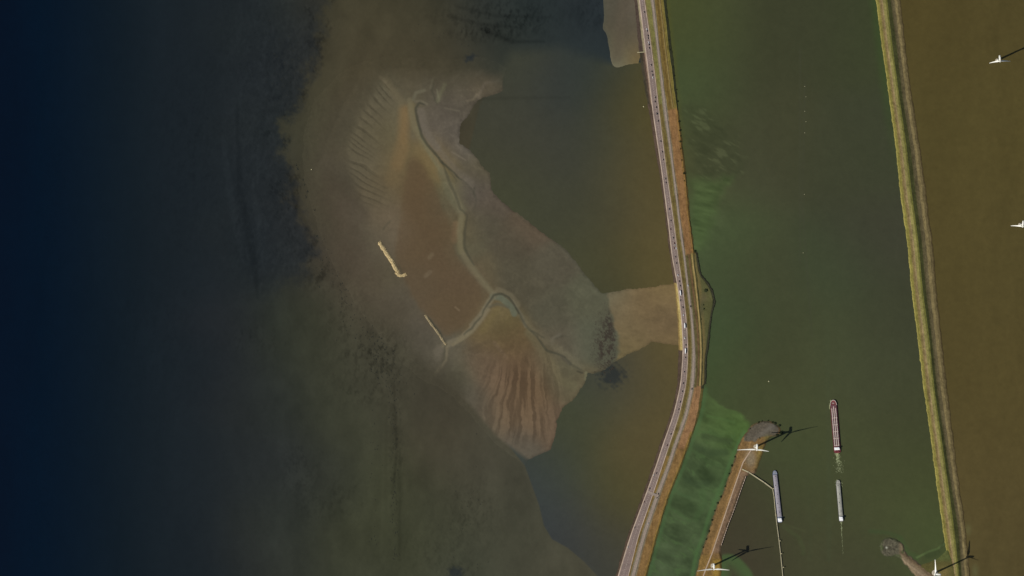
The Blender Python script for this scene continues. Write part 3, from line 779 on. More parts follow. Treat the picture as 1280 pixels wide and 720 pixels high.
# ------------------------------------------------------------------ main dike
def strips(ys, edges, per, zprof, colf, name, mat, jitter=0.0):
    """edges: (rows, n) lines along the dike; each band is split into `per` columns"""
    cols = []; band = []; loc = []
    n = edges.shape[1]
    for b in range(n - 1):
        k = per[b]
        for q in range(k):
            t0 = q / k
            cols.append(edges[:, b] * (1 - t0) + edges[:, b + 1] * t0); band.append(b); loc.append(t0)
            if q == k - 1:
                t1 = 0.985
                cols.append(edges[:, b] * (1 - t1) + edges[:, b + 1] * t1); band.append(b); loc.append(t1)
    cols.append(edges[:, -1]); band.append(n - 2); loc.append(1.0)
    PX = np.stack(cols, 1); PY = np.repeat(ys[:, None], PX.shape[1], 1)
    B = np.array(band)[None, :] + np.zeros(PX.shape, int); T = np.array(loc)[None, :] + np.zeros(PX.shape)
    C = colf(PX, PY, B, T)
    zc = np.array([np.interp(b + t, np.arange(n), zprof) for b, t in zip(band, loc)])
    Z = zc[None, :] + np.zeros(PX.shape)
    Z = Z + jitter * (fbm(PX, PY, 5, 401, 3, .7) - .5) * (Z > .4)
    return grid_mesh(name, PX, PY, Z, C, mat)


ysd = np.concatenate([[-1500, -500], np.arange(-100, 822, 1.5), [1200, 2200]])
E0 = np.stack([dike_x(ysd, k) for k in range(7)], 1)
wig = (fbm(ysd * 0 + 5, ysd, 6, 411, 3, .7) - .5) * 2.0
E0[:, 0] += wig * 1.1 - .6
for _k in (3, 4, 5):
    E0[:, _k] += (fbm(ysd * 0 + 20 * _k, ysd, 14, 423 + _k, 3, .6) - .5) * 1.6
E0[:, 6] += (fbm(ysd * 0 + 9, ysd, 5, 421, 3, .7) - .5) * 2.2 + .3
EDG = np.column_stack([E0[:, 0] - 1.2, E0[:, 0], E0[:, 1] - .4, E0[:, 1], E0[:, 2], E0[:, 3], E0[:, 4], E0[:, 5], E0[:, 6], E0[:, 6] + .7])


def dike_col(PX, PY, B, T):
    n = fbm(PX * 1.6, PY * .22, 3, 431, 4, .7); n2 = fbm(PX, PY, 5, 437, 4, .7); n3 = vnoise(PX, PY, 1.4, 441)
    U = np.zeros(PX.shape + (3,))
    def put(mask, col): U[mask] = alb(col)
    put(B <= 0, (50, 44, 38))
    put(B == 1, (70, 58, 50))
    yl = (B == 1) & (PY > 353) & (PY < 437.5)
    put(yl, (118, 100, 62)); put(yl & (T > .45), (152, 136, 88))
    put((B == 1) & (PY < 66), (66, 56, 50))
    put((B == 1) & (PY < 66) & (T > .72), (128, 120, 98))
    put((B == 1) & (PY > 66) & (PY < 130) & (T < .4), (54, 50, 40))
    put((B == 1) & (PY > 66) & (PY < 130) & (T > .8), (124, 106, 92))
    put(B == 2, (158, 140, 124))
    put(B == 3, (130, 115, 108))
    put(B == 4, (108, 96, 56))
    put((B == 4) & (T > .3) & (T < .7), (100, 86, 50))
    put((B == 4) & (PY < 130), (116, 112, 66))
    put((B == 4) & (T < .25) & (PY < 560), (120, 106, 74))
    put((B == 4) & (PY > 570), (124, 102, 60))
    put(B == 5, (120, 112, 94))
    # field: brown grass, ochre crop, then the cut meadow with a track
    f = B == 6
    put(f, (112, 94, 52))
    put(f & (T > .25) & (T < .42), (98, 80, 44)); put(f & (T > .52) & (T < .66), (126, 108, 66)); put(f & (T > .72), (120, 110, 58)); put(f & (T > .8) & (T < .88), (104, 90, 48))
    o1 = f & (PY > 138 - T * 3) & (PY < 319 + T * -3)
    put(o1, (132, 100, 66)); put(o1 & (T < .12), (124, 100, 70)); put(o1 & (T > .8), (130, 100, 58))
    mi = f & (PY >= 319 - T * 3) & (PY < 485 - T * 4)
    put(mi, (92, 84, 54)); put(mi & (T > .3) & (T < .55), (104, 82, 58)); put(mi & (T >= .55) & (T < .66), (90, 80, 50)); put(mi & (T >= .66) & (T < .9), (140, 122, 76)); put(mi & (T >= .9), (96, 92, 54))
    o2 = f & (PY >= 485 - T * 4)
    put(o2, (136, 104, 73)); put(o2 & (PY > 560), (126, 99, 62)); put(o2 & (T < .12), (122, 101, 72)); put(o2 & (PY > 540) & (T > .85), (128, 102, 56))
    put(B == 7, (52, 54, 38))  # dark stone shore edge, with its shade put into the colour
    put((B == 7) & (PY > 138) & (PY < 320), (96, 80, 46))
    put((B == 7) & (PY > 485), (92, 84, 48))
    put(B >= 8, (40, 44, 34))  # foot of the stone edge, colour darkened for shade as well
    put((B >= 8) & (PY > 138) & (PY < 320), (58, 62, 42))
    put((B >= 8) & (PY > 485), (66, 80, 46))
    k = 1 + (n - .5) * .7 + (n2 - .5) * .45 + (n3 - .5) * .35
    U *= k[..., None]
    # bare and stony patches
    bare = sstep(.6, .75, fbm(PX, PY, 9, 443, 4, .6))
    U = mix(U, U * .78, bare * (B >= 4) * (B < 7))
    return np.clip(U, .001, .8)


dk = strips(ysd, EDG, [2, 8, 2, 6, 7, 5, 14, 4, 2], [-1.2, 0.25, 4.4, 5.0, 5.0, 4.2, 4.0, 2.0, .3, -1.2], dike_col, 'dike', M_LAND, .5)
tag(dk, 'long grassy dike carrying the main road between two waters', 'dike', kind='structure')


def ribbon(name, pts, half, z, mat, sub=1, nz=0.0):
    """flat strip of constant width along a line of photo points (a real slab, 0.12 m thick)"""
    P = [Vector((wx(p[0]), wy(p[1]), 0)) for p in pts]
    V = []; F = []
    zs = z if hasattr(z, '__len__') else [z] * len(P)
    for k, p in enumerate(P):
        t = (P[min(k + 1, len(P) - 1)] - P[max(k - 1, 0)]).normalized()
        nrm = Vector((-t.y, t.x, 0))
        h = half[k] if hasattr(half, '__len__') else half
        for sx, dz in ((1, -.25), (1, 0), (-1, 0), (-1, -.25)):
            q = p + nrm * h * sx
            V.append((q.x, q.y, zs[k] + dz))
    for k in range(len(P) - 1):
        a = 4 * k
        for j in range(3):
            F.append((a + j, a + j + 1, a + j + 5, a + j + 4))
    return link_mesh(name, V, F, mat)


def asphalt(name, srgb, line=None):
    m = noisy(name, srgb, .9, .2, .05, .10)
    t = m.node_tree
    b = t.nodes['Principled BSDF']
    old = b.inputs['Base Color'].links[0].from_socket
    g = t.nodes.new('ShaderNodeNewGeometry')
    n = t.nodes.new('ShaderNodeTexNoise'); n.inputs['Scale'].default_value = .45; n.inputs['Detail'].default_value = 3
    t.links.new(g.outputs['Position'], n.inputs['Vector'])
    mr = t.nodes.new('ShaderNodeMapRange')
    mr.inputs['From Min'].default_value = .3; mr.inputs['From Max'].default_value = .7
    mr.inputs['To Min'].default_value = .78; mr.inputs['To Max'].default_value = 1.2
    t.links.new(n.outputs['Fac'], mr.inputs['Value'])
    mx = t.nodes.new('ShaderNodeVectorMath'); mx.operation = 'SCALE'
    t.links.new(old, mx.inputs[0]); t.links.new(mr.outputs[0], mx.inputs['Scale'])
    t.links.new(mx.outputs[0], b.inputs['Base Color'])
    return m


M_ROAD = asphalt('aged_asphalt', (124, 109, 105))
M_PATH = asphalt('service_road_concrete', (140, 127, 118))
M_KERB = noisy('pale_concrete', (172, 155, 142), .9, .2, .06, .3)
M_MARK = noisy('road_paint', (205, 200, 190), .7, .3, .5, .1)
yr = np.concatenate([[-800], np.arange(-100, 822, 4.0), [1500]])


def dline(fr, a=1, b=2): return [(float(dike_x(y, a) * (1 - fr) + dike_x(y, b) * fr), float(y)) for y in yr]


wroad = [max(6.0, float(dike_x(y, 2) - dike_x(y, 1)) * S / 2 * .97) * .88 for y in yr]
tag(ribbon('road', dline(.5), [w - .9 for w in wroad], 5.45, M_ROAD), 'pinkish grey asphalt road on the dike crest', 'road', kind='structure')
tag(ribbon('road_verge', dline(.04), 1.15, 5.40, M_KERB), 'pale concrete strip along the west side of the dike road', 'verge', kind='structure')
tag(ribbon('road_verge', dline(.96), .9, 5.40, M_KERB), 'pale concrete strip along the east side of the dike road', 'verge', kind='structure')
V = []; F = []
yc = np.arange(-90, 810, 3.0)                                        # broken centre line
for y in yc:
    x0 = float((dike_x(y, 1) + dike_x(y, 2)) / 2); x1 = float((dike_x(y + 1.6, 1) + dike_x(y + 1.6, 2)) / 2)
    k = len(V)
    V += [(wx(x0) - .15, wy(y), 5.52), (wx(x0) + .15, wy(y), 5.52), (wx(x1) + .15, wy(y + 1.6), 5.52), (wx(x1) - .15, wy(y + 1.6), 5.52)]
    F.append((k, k + 3, k + 2, k + 1))
tag(link_mesh('road_marking', V, F, M_MARK), 'broken white centre line on the dike road', 'road marking', kind='structure')
pw = [float(dike_x(y, 4) - dike_x(y, 3)) * S / 2 * .52 for y in yr]
tag(ribbon('service_road', dline(.5, 3, 4), pw, 4.75, M_PATH), 'narrow grey service road beside the main dike road', 'road', kind='structure')
tag(ribbon('link_road', [(809.5, 614.5), (815, 617), (823, 620)], 3.2, 5.6, M_PATH), 'short paved link joining the two dike roads', 'road', kind='structure')
tag(ribbon('track', [(float(dike_x(y, 4) * .18 + dike_x(y, 5) * .82), float(y)) for y in np.arange(322, 484, 4.0)], 1.3, 2.9, noisy('sandy_track', (150, 132, 88), .95, .1, .1, .25)),
    'sandy yellow track along the meadow below the dike', 'track', kind='structure')
# faint fold of the bank: pale ridge path in the north
tag(ribbon('track', [(float(dike_x(y, 4) * .42 + dike_x(y, 5) * .58), float(y)) for y in np.arange(-90, 138, 4.0)], .9, 3.55, noisy('worn_grass', (132, 116, 76), .95, .1, .1, .3)),
    'worn grass track on the dike slope at the top', 'track', kind='structure')


# ------------------------------------------------------------------ land patches rising from the water
def patch(name, poly, colf, label, cat, step=1.0, slope=.9, top=2.2, rough=0.3, jag=1.2, seed=500, mat=None, kind='structure', it=1):
    p = smooth_pts(poly, it, True)
    x0 = min(q[0] for q in p) - 3; x1 = max(q[0] for q in p) + 3; y0 = min(q[1] for q in p) - 3; y1 = max(q[1] for q in p) + 3
    PX, PY = np.meshgrid(np.arange(x0, x1, step), np.arange(y0, y1, step))
    sd = sdist(PX, PY, p) + (fbm(PX, PY, 5, seed, 3, .7) - .5) * jag
    Z = np.where(sd > 0, np.minimum(sd * slope, top), sd * .8)
    Z = Z + rough * (fbm(PX, PY, 2.6, seed + 7, 2, .8) - .5) * (sd > .8)
    C = np.clip(colf(PX, PY, sd), .001, .8)
    o = grid_mesh(name, PX, PY, Z, C, mat or M_LAND, keep=sd > -1.6)
    return tag(o, label, cat, kind=kind)


def islet_col(X, Y, sd):
    c = np.zeros(X.shape + (3,)) + alb((80, 80, 51))
    n = fbm(X, Y, 12, 511, 4, .6)
    c = c * (1 + (n - .5) * .6)[..., None]
    c = mix(c, alb((104, 92, 58)), .8 * sstep(3.5, 0, X - np.interp(Y, [314, 360, 437, 484], [867, 875, 881, 880])))
    c = mix(c, alb((60, 66, 50)), .7 * np.exp(-((X - 877) / 2.5) ** 2 - ((Y - 385) / 12) ** 2))
    c = mix(c, alb((92, 84, 62)), .6 * np.exp(-((X - 880) / 4) ** 2 - ((Y - 372) / 6) ** 2))
    return mix(c, alb((40, 46, 34)), sstep(2.2, .9, sd) * (X > 869))


patch('meadow', ISLET, islet_col, 'low green meadow bulging from the dike into the canal', 'meadow', step=.8, top=1.6, jag=.5, seed=520, rough=.2)


def spit_col(X, Y, sd):
    n = fbm(X, Y, 9, 531, 4, .65); n2 = vnoise(X, Y, 1.5, 537)
    c = np.zeros(X.shape + (3,)) + alb((114, 90, 57))
    road = np.interp(Y, [540, 564, 578, 612, 655, 692, 711, 730], [942, 938, 928.5, 917, 902.5, 890, 882, 875])
    east = X - road
    c = mix(c, alb((120, 98, 78)), sstep(.3, 1.2, east) * sstep(586, 592, Y) * sstep(694, 688, Y))
    c = mix(c, alb((98, 80, 66)), .7 * np.exp(-((east - 3.2) / 1.2) ** 2) * sstep(590, 600, Y) * sstep(690, 680, Y))
    c = mix(c, alb((150, 118, 76)), .7 * np.exp(-((east + 2.2) / 1.3) ** 2))
    c = mix(c, alb((112, 96, 52)), .9 * sstep(942, 948, X) * sstep(552, 560, Y))
    c = mix(c, alb((124, 112, 92)), np.clip(1.3 * np.exp(-((X - 938) / 6) ** 2 - ((Y - 573) / 10) ** 2), 0, .85))
    c = mix(c, alb((140, 116, 50)), .7 * sstep(696, 702, Y) * sstep(889, 893, X))
    c = mix(c, alb((116, 94, 50)), .6 * sstep(690, 696, Y) * sstep(893, 889, X))
    c = c * (1 + (n - .5) * .5 + (n2 - .5) * .4)[..., None]
    t = sdist(X, Y, smooth_pts(TIP, 1, True)) + (vnoise(X, Y, 4, 541) - .5) * 3
    st = np.zeros(X.shape + (3,)) + alb((86, 80, 70))
    st = st * (1 + (fbm(X, Y, 2.2, 543, 2, .8) - .5) * .8)[..., None]
    st = mix(st, alb((78, 76, 72)), .6 * np.exp(-((X - 966) / 4) ** 2 - ((Y - 534) / 5) ** 2))
    st = mix(st, alb((106, 101, 93)), .6 * np.exp(-(((X - 958) * .7 + (Y - 538)) / 4) ** 2 - ((X - 958) / 14) ** 2))
    c = c * (1 - sstep(-1, 1, t))[..., None] + st * sstep(-1, 1, t)[..., None]
    c = mix(c, alb((104, 104, 56)), .6 * np.exp(-((X - 960) / 5) ** 2 - ((Y - 548) / 4) ** 2))
    rim = sstep(2.4, .6, sd + (vnoise(X, Y, 4, 547) - .5) * 2)
    return mix(c, alb((62, 58, 44)), rim * .75)


patch('spit', SPIT, spit_col, 'narrow ochre spit with a grey stone head in the canal', 'spit', step=.8, top=2.6, jag=2.2, seed=540, rough=.6)


def mole_col(X, Y, sd):
    n = fbm(X, Y, 2.4, 551, 3, .8); n5 = fbm(X, Y, 7, 557, 3)
    c = np.zeros(X.shape + (3,)) + alb((82, 79, 66))
    c = c * (1 + (n - .5) * 1.6)[..., None]
    s = np.zeros(X.shape + (3,)) + alb((118, 104, 84))
    ax = ((X - 1124) * .62 - (Y - 691) * .78)
    s = mix(s, alb((140, 124, 104)), .8 * np.exp(-((ax + 4.2) / 1.2) ** 2))
    s = mix(s, alb((92, 76, 56)), .7 * np.exp(-((ax - 2.0) / 2) ** 2))
    s = s * (1 + (n5 - .5) * .4)[..., None]
    k = sstep(1122, 1127, X)
    c = c * (1 - k)[..., None] + s * k[..., None]
    c = mix(c, alb((160, 160, 150)), np.exp(-((X - 1108) / 1.2) ** 2 - ((Y - 684.5) / 1.2) ** 2))
    c = mix(c, alb((66, 74, 48)), .8 * sstep(4.5, 1.0, sd + (vnoise(X, Y, 5, 559) - .5) * 6) * (X < 1130))
    return mix(c, alb((54, 56, 44)), .7 * sstep(1.6, .3, sd))


def apron_col(X, Y, sd):
    n = fbm(X, Y, 8, 561, 4, .65)
    c = np.zeros(X.shape + (3,)) + alb((84, 80, 46))
    c = mix(c, alb((78, 84, 48)), sstep(704, 698, Y))
    c = mix(c, alb((112, 98, 60)), .8 * np.exp(-((X - 1180) / 7) ** 2 - ((Y - 716) / 7) ** 2))
    return c * (1 + (n - .5) * .6)[..., None]


patch('mole', MOLE, mole_col, 'stone mole with a round grey head at lower right', 'mole', step=.7, top=2.2, jag=3.0, seed=550, rough=1.2)
patch('grass_apron', APRON, apron_col, 'grassy apron under the turbine beside the east dike', 'grass', step=.8, top=1.8, jag=2.0, seed=560, rough=.2)

# east dike
yse = np.concatenate([[-1500, -500], np.arange(-100, 822, 1.5), [1200, 2200]])
E1 = np.stack([east_x(yse, k) for k in range(4)], 1)
E1[:, 0] += (fbm(yse * 0 + 3, yse, 5, 571, 3, .7) - .5) * 2.2
E1[:, 3] += (fbm(yse * 0 + 4, yse, 8, 577, 3, .7) - .5) * 3.0
EDG2 = np.column_stack([E1[:, 0] - 1, E1[:, 0], E1[:, 1], E1[:, 2] + .3, E1[:, 3], E1[:, 3] + 1.2])


def east_col(PX, PY, B, T):
    n = fbm(PX * 1.6, PY * .26, 3, 581, 4, .75); n2 = fbm(PX, PY, 5, 587, 4, .7); n3 = vnoise(PX, PY, 1.3, 591)
    U = np.zeros(PX.shape + (3,))
    def put(mask, col): U[mask] = alb(col)
    put(B == 0, (62, 68, 38))
    put(B == 1, (112, 104, 62))
    s = B == 1
    put(s & (T < .12), (138, 130, 72)); put(s & (T >= .10) & (T < .3), (116, 110, 56)); put(s & (T >= .3) & (T < .44), (112, 98, 64)); put(s & (T >= .44) & (T < .62), (128, 112, 82)); put(s & (T >= .62) & (T < .82), (122, 116, 70)); put(s & (T >= .82), (92, 92, 46))
    put(B == 2, (64, 66, 38))
    g = B == 3
    put(g, (88, 80, 58)); put(g & (T < .18), (78, 72, 50)); put(g & (T > .42) & (T < .66), (116, 104, 72)); put(g & (T >= .66) & (T < .9), (94, 84, 58)); put(g & (T >= .9), (74, 64, 42))
    put(B == 4, (70, 62, 40))
    k = 1 + (n - .5) * .85 + (n2 - .5) * .45 + (n3 - .5) * .45
    return np.clip(U * k[..., None], .001, .8)


tag(strips(yse, EDG2, [2, 16, 4, 14, 2], [-1, .3, 3.2, 1.2, .6, -1.0], east_col, 'dike', M_LAND, .5),
    'yellow green grass dike with a darker ditch between canal and brown lake', 'dike', kind='structure')
tag(ribbon('road', [(938.5, 563), (928.7, 578), (917.2, 611), (902.7, 654), (890.3, 691), (882.3, 711), (872, 740)], 1.5, 3.1,
           noisy('spit_road_concrete', (166, 146, 128), .9, .2, .1, .2)), 'narrow pale road along the ochre spit', 'road', kind='structure')


# ------------------------------------------------------------------ solid mesh builder
class MB:
    def __init__(self): self.v = []; self.f = []; self.mi = []
    def add(self, vs, fs, mi=0):
        k = len(self.v)
        self.v += [tuple(q) for q in vs]
        for f in fs:
            self.f.append(tuple(i + k for i in f)); self.mi.append(mi)
        return self
    def box(self, c, s, mi=0, rz=0.0, bev=0.0):
        bm = bmesh.new()
        bmesh.ops.create_cube(bm, size=1)
        bmesh.ops.scale(bm, vec=s, verts=bm.verts)
        if bev: bmesh.ops.bevel(bm, geom=bm.edges[:], offset=bev, segments=2, affect='EDGES', profile=.6)
        bmesh.ops.rotate(bm, cent=(0, 0, 0), matrix=Matrix.Rotation(rz, 3, 'Z'), verts=bm.verts)
        bmesh.ops.translate(bm, vec=c, verts=bm.verts)
        bm.verts.index_update()
        self.add([v.co[:] for v in bm.verts], [[v.index for v in f.verts] for f in bm.faces], mi)
        bm.free(); return self
    def loft(self, rings, mi=0, caps=True):
        n = len(rings[0]); vs = [p for r in rings for p in r]; fs = []
        for k in range(len(rings) - 1):
            for j in range(n):
                fs.append((k * n + j, k * n + (j + 1) % n, (k + 1) * n + (j + 1) % n, (k + 1) * n + j))
        if caps:
            fs.append(tuple(reversed(range(n)))); fs.append(tuple((len(rings) - 1) * n + j for j in range(n)))
        return self.add(vs, fs, mi)
    def tube(self, pts, r, n=10, mi=0):
        rings = []
        for k, p in enumerate(pts):
            p = Vector(p)
            t = (Vector(pts[min(k + 1, len(pts) - 1)]) - Vector(pts[max(k - 1, 0)])).normalized()
            a = t.orthogonal().normalized(); b = t.cross(a)
            rr = r[k] if hasattr(r, '__len__') else r
            rings.append([tuple(p + a * rr * math.cos(2 * math.pi * j / n) + b * rr * math.sin(2 * math.pi * j / n)) for j in range(n)])
        return self.loft(rings, mi)
    def build(self, name, mats, parent=None, smooth=False):
        o = link_mesh(name, self.v, self.f, mats, parent, smooth)
        if any(self.mi): o.data.polygons.foreach_set('material_index', self.mi)
        return o


# ------------------------------------------------------------------ wind turbines
M_WHITE = noisy('turbine_white_paint', (224, 224, 220), .45, .4, .15, .05)
M_TIP = noisy('turbine_grey_paint', (196, 198, 200), .5, .4, .2, .06)
M_CONC = noisy('foundation_concrete', (168, 160, 146), .9, .2, .3, .2)


def make_turbine(px, py, H, L, face, angles, label, pitch=62, pad=7.5):
    """face: compass heading (deg from +X, counter clockwise) the hub looks towards"""
    root = empty('wind_turbine', (wx(px), wy(py), 1.8))
    tag(root, label, 'wind turbine', 'wind turbines along the dikes')
    mb = MB()
    n = 28
    def ring(r, z): return [(r * math.cos(2 * math.pi * j / n), r * math.sin(2 * math.pi * j / n), z) for j in range(n)]
    mb.loft([ring(pad, -4.2), ring(pad, .4), ring(pad * .7, .9), ring(3.2, 1.0)])
    mb.build('foundation', M_CONC, root)
    mb = MB(); mb.loft([ring(2.5, .9), ring(2.35, 20), ring(2.0, 45), ring(1.65, H - 4), ring(1.5, H - 2.2)])
    tw = mb.build('tower', M_WHITE, root, True)
    mb = MB(); mb.box((2.5, 0, 2.3), (.25, 1.0, 2.2), bev=.05); mb.build('door', M_TIP, tw)
    f = math.radians(face)
    fw = Vector((math.cos(f), math.sin(f), 0)); sd_ = Vector((-fw.y, fw.x, 0)); up = Vector((0, 0, 1))
    # nacelle: rounded box section swept back from the hub
    mb = MB(); rings = []
    for a, w, h in ((3.6, 1.2, 1.3), (3.2, 1.9, 1.9), (1, 2.4, 2.3), (-4, 2.4, 2.4), (-8.5, 2.1, 2.1), (-9.6, 1.3, 1.4)):
        r = []
        for j in range(20):
            t = 2 * math.pi * j / 20
            cx = math.copysign(abs(math.cos(t)) ** .55, math.cos(t)); cz = math.copysign(abs(math.sin(t)) ** .55, math.sin(t))
            r.append(tuple(fw * a + sd_ * (w * cx) + up * (H + h * cz)))
        rings.append(r)
    mb.loft(rings)
    nac = mb.build('nacelle', M_WHITE, root, True)
    mb = MB(); mb.box(tuple(fw * -6.5 + up * (H + 2.9)), (1.2, 1.2, 1.2), rz=f, bev=.1)
    mb.tube([fw * -8 + up * (H + 2), fw * -8 + up * (H + 4.6)], .12, 6)
    mb.build('cooler', M_TIP, nac)
    hubc = fw * 5.2 + up * H
    mb = MB(); rings = []
    for a, r in ((-1.6, 1.7), (-.6, 2.0), (.8, 1.9), (2.0, 1.3), (2.7, .35)):
        rings.append([tuple(hubc + fw * a + sd_ * (r * math.cos(2 * math.pi * j / 18)) + up * (r * math.sin(2 * math.pi * j / 18))) for j in range(18)])
    mb.loft(rings); mb.build('hub', M_WHITE, root, True)
    for ang in angles:
        a = math.radians(ang)
        # angle measured from east / north in the rotor plane
        e = sd_ if abs(sd_.x) > abs(sd_.y) else sd_
        if (abs(e.x) > abs(e.y) and e.x < 0) or (abs(e.y) >= abs(e.x) and e.y < 0): e = -e
        ax = e * math.cos(a) + up * math.sin(a)
        tn = fw.cross(ax).normalized()
        mb = MB(); rings = []
        for s, ch, th, tw_ in ((0.0, 2.0, 2.0, 0), (.05, 2.1, 2.0, 0), (.12, 3.6, 1.5, 0), (.2, 4.5, 1.1, -3), (.4, 3.7, .8, -8), (.65, 2.7, .5, -11), (.88, 1.8, .3, -13), (.97, 1.1, .2, -13), (1, .35, .1, -13)):
            p = math.radians(pitch + tw_)
            cd = tn * math.cos(p) + fw * math.sin(p)
            td = -tn * math.sin(p) + fw * math.cos(p)
            ctr = hubc + ax * (1.5 + s * (L - 1.5)) + fw * (2.2 * s * s)
            sec = []
            for j in range(14):
                t = 2 * math.pi * j / 14
                xx = math.cos(t)
                yy = math.sin(t) * (1 if s < .08 else (.55 + .45 * xx) * 1.1)
                sec.append(tuple(ctr + cd * (ch / 2 * xx - (0 if s < .08 else ch * .12)) + td * (th / 2 * yy)))
            rings.append(sec)
        mb.loft(rings)
        mb.build('blade', M_WHITE, root, True)
    return root


make_turbine(944.5, 558.5, 85, 50, 268, (176, 56, 296), 'white wind turbine by the grey stone head of the spit')
make_turbine(891, 707, 85, 47, 272, (157, 37, 277), 'white wind turbine standing on the ochre spit at the bottom edge')
make_turbine(1168.5, 716, 85, 38, 178, (8, 128, 248), 'white wind turbine beside the round-headed stone mole, one blade pointing north')
make_turbine(1246.5, 75.5, 82, 31, 275, (212, 332, 92), 'white wind turbine in the brown lake at upper right', 62, 4.6)
make_turbine(1275, 281, 82, 31, 262, (203, 323, 83), 'white wind turbine in the brown lake cut by the right edge', 62, 4.6)

# ------------------------------------------------------------------ ships
M_RED = noisy('red_deck_paint', (112, 54, 58), .6, .4, .2, .3)
M_MAUVE = noisy('mauve_trunk_deck', (98, 62, 68), .6, .4, .2, .3)
M_DKRED = noisy('dark_red_hull_paint', (96, 34, 40), .5, .4, .2, .2)
M_BLACK = noisy('black_hull_paint', (34, 36, 40), .5, .4, .2, .2)
M_LAV = noisy('lavender_grey_hatch', (140, 136, 146), .6, .4, .12, .12)
M_GREYDK = noisy('dark_grey_steel', (62, 64, 72), .6, .4, .3, .2)
M_GREY = noisy('grey_hatch', (150, 150, 144), .6, .4, .12, .12)
M_SHIPW = noisy('ship_white_paint', (240, 240, 240), .45, .4, .3, .05)
M_GLASS = principled('dark_window_glass', (.02, .025, .03), .1, .5)
M_PIPE = noisy('pale_pipe_paint', (196, 184, 178), .5, .4, .3, .15)
M_BLUEGREY = noisy('blue_grey_deck', (118, 126, 146), .6, .4, .3, .15)
M_STEEL = noisy('galvanised_steel', (150, 150, 148), .5, .4, .5, .15)


def hull_outline(Lh, W, bow):
    pts = []
    for k in range(9):
        t = k / 8
        pts.append((Lh / 2 - bow * (1 - math.sin(t * math.pi / 2)) , 0, 0) if False else (Lh / 2 - bow * (1 - math.cos(t * math.pi / 2)), W / 2 * math.sin(t * math.pi / 2) ** .8))
    top = pts + [(-Lh / 2 + 4, W / 2), (-Lh / 2 + 1, W / 2 * .8), (-Lh / 2, W / 2 * .45)]
    bot = [(x, -y) for x, y in reversed(top)]
    return top + bot[:-1]


def make_ship(name, bowpx, sternpx, W, label, hullm, deckm, kind):
    b = Vector((wx(bowpx[0]), wy(bowpx[1]), 0)); s = Vector((wx(sternpx[0]), wy(sternpx[1]), 0))
    Lh = (b - s).length
    c = (b + s) / 2
    root = empty(name, (c.x, c.y, 0), math.atan2(b.y - s.y, b.x - s.x))
    tag(root, label, 'ship', 'cargo ships in the canal')
    o = hull_outline(Lh, W, W * .95)
    F = 2.9
    mb = MB()
    mb.loft([[(x * .985, y * .9, -2.5) for x, y in o], [(x, y, .3) for x, y in o], [(x, y, F) for x, y in o], [(x * .997, y * .96, F) for x, y in o], [(x * .997, y * .96, F - .7) for x, y in o]], caps=False)
    mb.build('hull', hullm, root)
    mb = MB()
    oo = [(x * .997, y * .96) for x, y in o]
    mb.add([(x, y, F - .65) for x, y in oo], [tuple(range(len(oo)))])
    mb.build('deck', deckm, root)
    return root, Lh, F


def wheelhouse(root, x, W, z, roofm, ln=8.0, bridge_h=3.6):
    mb = MB(); mb.box((x, 0, z + 1.4), (ln, W * .78, 2.9), bev=.25)
    cab = mb.build('deckhouse', M_SHIPW, root)
    for sy in (-1, 1):
        for k in range(4): MB().box((x - ln * .35 + k * ln * .23, sy * W * .392, z + 1.7), (1.0, .1, .7)).build('window', M_GLASS, cab)
    mb = MB(); mb.box((x + ln * .2, 0, z + 2.9 + bridge_h / 2), (ln * .42, W * .52, bridge_h), bev=.2)
    br = mb.build('wheelhouse', M_SHIPW, root)
    mb = MB(); mb.box((x + ln * .2, 0, z + 2.9 + bridge_h * .62), (ln * .42 + .12, W * .52 + .12, bridge_h * .35))
    mb.build('window', M_GLASS, br)
    mb = MB(); mb.box((x + ln * .2, 0, z + 3.05 + bridge_h), (ln * .5, W * .6, .25), bev=.08); mb.build('roof', roofm, br)
    mb = MB(); mb.tube([(x, 0, z + 3 + bridge_h), (x, 0, z + 6.5 + bridge_h)], .14, 8); mb.tube([(x, -1.6, z + 5.2 + bridge_h), (x, 1.6, z + 5.2 + bridge_h)], .1, 6)
    mb.build('radar_mast', M_STEEL, root)


# red tanker under way
r, Lh, F = make_ship('red_tanker', (1041.2, 500), (1046.6, 566.5), 17.0, 'long red tanker under way with pale pipes along its deck', M_DKRED, M_RED, 'tanker')
x1 = Lh / 2 - 12; x0 = -Lh / 2 + 17
mb = MB(); mb.box(((x1 + x0) / 2, 0, F + .1), (x1 - x0, 14.4, 1.5), bev=.3); mb.build('trunk_deck', M_MAUVE, r)
for yy_ in (-4.7, 0.0, 4.7):
    mb = MB()
    for d in (-.42, .42): mb.tube([(x0 + 1, yy_ + d, F + 1.25), (x1 - 4 - abs(yy_), yy_ + d, F + 1.25)], .42, 8)
    mb.build('deck_pipe', M_PIPE, r)
k = 0
xx_ = x0 + 3
while xx_ < x1 - 20:
    mb = MB(); mb.box((xx_, 0, F + 1.15), (.9, 13.4, .55), bev=.1)
    mb.build('deck_frame', M_GREYDK if k % 4 else M_PIPE, r)
    for yy_ in (-2.4, 2.4):
        if k % 2 == 0:
            mb = MB(); mb.tube([(xx_ + 2.2, yy_, F + .85), (xx_ + 2.2, yy_, F + 1.9)], [.9, .8], 12); mb.build('tank_hatch', M_RED, r)
    k += 1; xx_ += 4.3
mb = MB(); mb.tube([(Lh / 2 - 8, -2, F), (Lh / 2 - 8, 2, F)], .7, 10); mb.box((Lh / 2 - 8, 0, F - .2), (2.2, 5, .6)); mb.build('anchor_winch', M_STEEL, r)
wheelhouse(r, -Lh / 2 + 11.5, 17, F - .5, M_SHIPW, 7)
